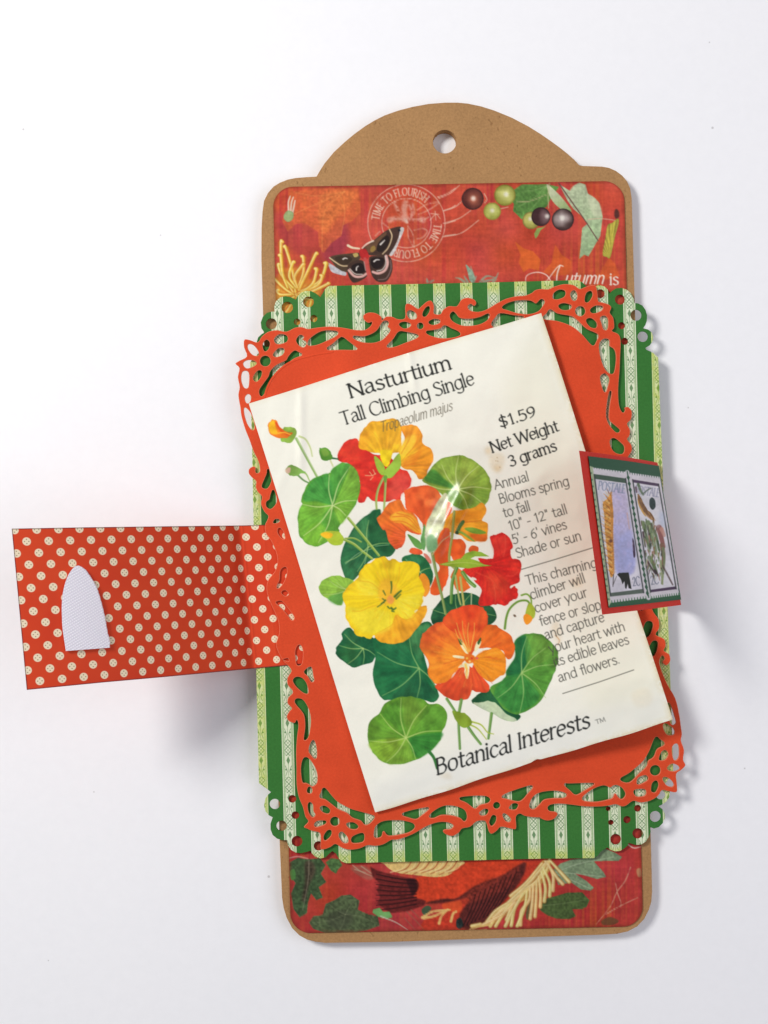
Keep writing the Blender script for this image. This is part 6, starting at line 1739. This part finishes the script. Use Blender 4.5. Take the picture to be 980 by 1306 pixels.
    for p, w in (([(660, 870), (760, 990), (885, 1145)], 3.4), ([(620, 1022), (700, 1060), (760, 1110), (835, 1168)], 3.4), ([(640, 1018), (700, 1018), (755, 1045)], 1.8)):
        cv.stroke(B(p), w, w * .9, (140, 172, 66)); cv.stroke([(x + .6, y - .6) for x, y in B(p)], w * .3, w * .25, (210, 220, 140), .8)
    for p in ([(640, 1205), (740, 1125), (830, 1095)], [(780, 1205), (800, 1130)], [(860, 1075), (960, 1065)]):
        cv.stroke(B(p), 1.0, .8, (170, 206, 150), .7)
    cv.fill(B([(455, 990), (490, 970), (580, 968), (625, 1010), (605, 1062), (540, 1062), (490, 1020)]), (176, 200, 50), rim=((140, 176, 50), .9, .4))
    cv.fill(B([(455, 990), (490, 972), (545, 985), (530, 1015), (490, 1015)]), (248, 190, 30), soft=.5)
    # ---- hanging bud on the right
    cv.stroke(Ee([(608, 890), (618, 820), (640, 765), (690, 722), (745, 716), (770, 745)]), 3.0, 2.4, (112, 154, 56))
    cv.stroke(Ee([(712, 682), (745, 675), (770, 700), (775, 740)]), 2.2, 1.8, (120, 164, 50))
    cv.fill(Ee([(752, 740), (775, 735), (798, 775), (792, 820), (760, 840), (735, 815)]), (172, 190, 52), rim=((120, 150, 40), .8, .5))
    cv.fill(Ee([(725, 812), (745, 798), (780, 822), (770, 850), (745, 866), (728, 845)]), (244, 150, 30), rim=((226, 120, 24), .8, .5))
    # ---- lower stems
    for p, w in (([(415, 495), (445, 540), (470, 580)], 3.4), ([(485, 500), (472, 590), (478, 735)], 3.8), ([(512, 622), (545, 670), (578, 712)], 3.8), ([(630, 566), (622, 630), (615, 685)], 3.8)):
        cv.stroke(F(p), w, w * .8, (92, 142, 60)); cv.stroke([(x - .5, y) for x, y in F(p)], w * .28, w * .2, (180, 204, 130), .7)
    for p in ([(535, 605), (580, 620), (610, 655), (640, 664)], [(525, 618), (565, 640), (606, 690)]):
        cv.stroke(F(p), 2.2, 1.0, (176, 192, 76))
    cv.fill(F([(440, 552), (470, 558), (505, 565), (538, 605), (515, 632), (480, 625), (460, 600)]), (134, 164, 42), rim=((96, 130, 40), .8, .5))
    cv.wash = 0.0
    # ---- stains and specks
    for p, al in ((G([(90, 360), (120, 340), (135, 370), (110, 395)]), .4), (G([(120, 400), (180, 380), (215, 410), (200, 480), (160, 500), (125, 470)]), .25), (G([(150, 460), (190, 465), (185, 495), (160, 498)]), .35),
                  (I([(360, 540), (400, 500), (420, 620), (400, 650)]), .25), (I([(480, 250), (540, 230), (550, 280), (500, 290)]), .2), ([(806, 884), (826, 878), (832, 896), (812, 902)], .10), ([(560, 990), (572, 985), (576, 994)], .2)):
        cv.fill(p, (206, 160, 92), alpha=al * .8, soft=2.4, var=.1)
    for x, y in ((160, 430), (172, 432), (168, 410), (185, 470)):
        cv.dot(*G([(x, y)])[0], .6, (150, 110, 60), .6)
    cv.fill(Ee([(660, 805), (672, 802), (680, 815), (668, 818)]), (90, 70, 50), alpha=.8)
    cv.stroke(I([(385, 590), (410, 620), (400, 650)]), 1.2, .8, (190, 120, 60), .6)
    # ---- lettering
    k = (38, 40, 36)
    T = lambda t, a, b, cap, **kw: letters(cv, t, a, b, cap, kw.pop('col', k), **kw)
    T('Nasturtium', (446.5, 507.8), (577.5, 469.8), 17.6, thick=2.6, thin=1.0, serif=True)
    T('Tall Climbing Single', (437.0, 542.6), (606.5, 489.6), 16.6, thick=2.0, thin=.85, serif=True)
    T('Tropaeolum majus', (485.5, 551.2), (577.5, 523.0), 12.2, thick=1.15, thin=.45, slant=.42, col=(96, 88, 72), alpha=.85, nib=45)
    T('$1.59', (638.5, 545.6), (685.5, 530.4), 13.6, thick=2.0, thin=.9, serif=True)
    T('Net Weight', (627.5, 577.6), (714.0, 549.0), 13.8, thick=2.0, thin=.85, serif=True)
    T('3 grams', (650.8, 595.4), (711.5, 574.0), 13.6, thick=2.0, thin=.85, serif=True)
    s = dict(thick=1.15, thin=.9, col=(76, 76, 68))
    T('Annual', G([(155, 610)])[0], G([(372, 553)])[0], 12, **s)
    T('Blooms spring', G([(186, 698)])[0], G([(622, 582)])[0], 12, **s)
    T('to fall', G([(212, 784)])[0], G([(380, 737)])[0], 12, **s)
    T('10" - 12" tall', G([(246, 866)])[0], G([(612, 757)])[0], 12, **s)
    T("5' - 6' vines", G([(268, 951)])[0], G([(608, 852)])[0], 12, **s)
    T('Shade or sun', G([(292, 1038)])[0], G([(700, 922)])[0], 12, **s)
    cv.stroke([(665.5, 726.2), (712, 712.4), (757, 698.4)], 1.0, 1.0, (84, 84, 74), .95, False)
    T('This charming', I([(206, 276)])[0], I([(650, 160)])[0], 12, **s)
    T('climber will', I([(234, 366)])[0], I([(578, 256)])[0], 12, **s)
    T('cover your', I([(262, 448)])[0], I([(590, 345)])[0], 12, **s)
    T('fence or slopes', I([(292, 531)])[0], I([(742, 404)])[0], 12, **s)
    T('and capture', I([(324, 616)])[0], I([(696, 500)])[0], 12, **s)
    T('your heart with', I([(352, 702)])[0], I([(826, 558)])[0], 12, **s)
    T('its edible leaves', I([(380, 786)])[0], I([(850, 640)])[0], 12, **s)
    T('and flowers.', I([(408, 882)])[0], I([(792, 762)])[0], 12, **s)
    cv.stroke([(718, 884.6), (765, 869.6), (808.5, 854.4)], 1.0, 1.0, (84, 84, 74), .95, False)
    T('Botanical Interests', J([(50, 322)])[0], J([(634, 140)])[0], 19.5, thick=2.8, thin=.9, serif=True, slant=.22, nib=32, col=(40, 42, 40))
    T('TM', (760.5, 923.6), (773, 919.6), 5.2, thick=.8, thin=.5, col=(110, 110, 104))
    return cv


def sstep(a, b, x):
    t = np.clip((x - a) / (b - a), 0, 1)
    return t * t * (3 - 2 * t)


def packet_z(a, b, px, py):
    z = 28.7 + 16.0 * sstep(.35, 1.0, a) * (.55 + .45 * b) + 13.0 * sstep(.55, 1.0, b) * (.25 + .75 * a)
    z = z + 5.0 * np.sin(np.clip(a, 0, 1) * math.pi) ** 1.2 * np.sin(np.clip(b, 0, 1) * math.pi) ** .8
    # creases and dents of the handled paper

    def ridge(x0, y0, x1, y1, w, h, taper=.25):
        dx, dy = x1 - x0, y1 - y0
        L = math.hypot(dx, dy)
        t = ((px - x0) * dx + (py - y0) * dy) / L / L
        d = ((px - x0) * -dy + (py - y0) * dx) / L
        return h * np.exp(-(d / w) ** 2) * sstep(-taper, taper, t) * sstep(-taper, taper, 1 - t)
    z = z + ridge(596, 616, 550, 706, 12.0, 7.4) + ridge(520, 440, 530, 500, 5, 2.0) + ridge(384, 500, 384, 600, 5.5, 2.3) + ridge(366, 590, 350, 640, 8, .8)
    z = z + ridge(695, 440, 745, 560, 12, -1.2) + ridge(672, 930, 690, 985, 8, 1.6) + ridge(640, 640, 700, 600, 9, .9) + ridge(760, 880, 840, 860, 12, .9)
    z = z + ridge(700, 640, 745, 660, 8, 1.0) + ridge(560, 560, 640, 575, 10, .6) + ridge(430, 760, 410, 860, 10, .5)
    return z


def build_packet():
    cv = paint_packet()
    na, nb = 480, 680
    a = np.linspace(0, 1, na)[None]
    b = np.linspace(0, 1, nb)[:, None]
    PX = (1 - b) * ((1 - a) * PK[0][0] + a * PK[1][0]) + b * ((1 - a) * PK[3][0] + a * PK[2][0])
    PY = (1 - b) * ((1 - a) * PK[0][1] + a * PK[1][1]) + b * ((1 - a) * PK[3][1] + a * PK[2][1])
    # the cut edges are not quite straight
    wob = .8 * np.sin(a * 7 + 1) * (1 - b) ** 2 + (1.0 * np.sin(a * 9) + .5 * np.sin(a * 31)) * b ** 6
    PY = PY + wob
    PX = PX + (.9 * np.sin(b * 8 + .5)) * a ** 5 + .8 * np.sin(b * 6) * (1 - a) ** 5
    notch = np.exp(-((PX - 684) / 4.0) ** 2) * b ** 60 * 2.2
    PY = PY - notch
    A = np.repeat(a, nb, 0); Bb = np.repeat(b, na, 1)
    Z = packet_z(A, Bb, PX, PY)
    nz = value_noise(nb, na, 34, 21) * 1.8 + value_noise(nb, na, 13, 22) * .35
    Z = Z + nz
    Z = np.maximum(Z, 28.4)
    m = print_mat('packet_print', .5, .12, coat=.6, coat_rough=.22)
    o = grid_sheet('seed_packet', PX, PY, Z, 2.4, m, None, cv.sample(PX, PY, 1, .97), smooth=True)
    o['label'] = 'cream paper seed packet with printed nasturtiums, tilted on the red lace card'
    o['category'] = 'seed packet'


build_packet()
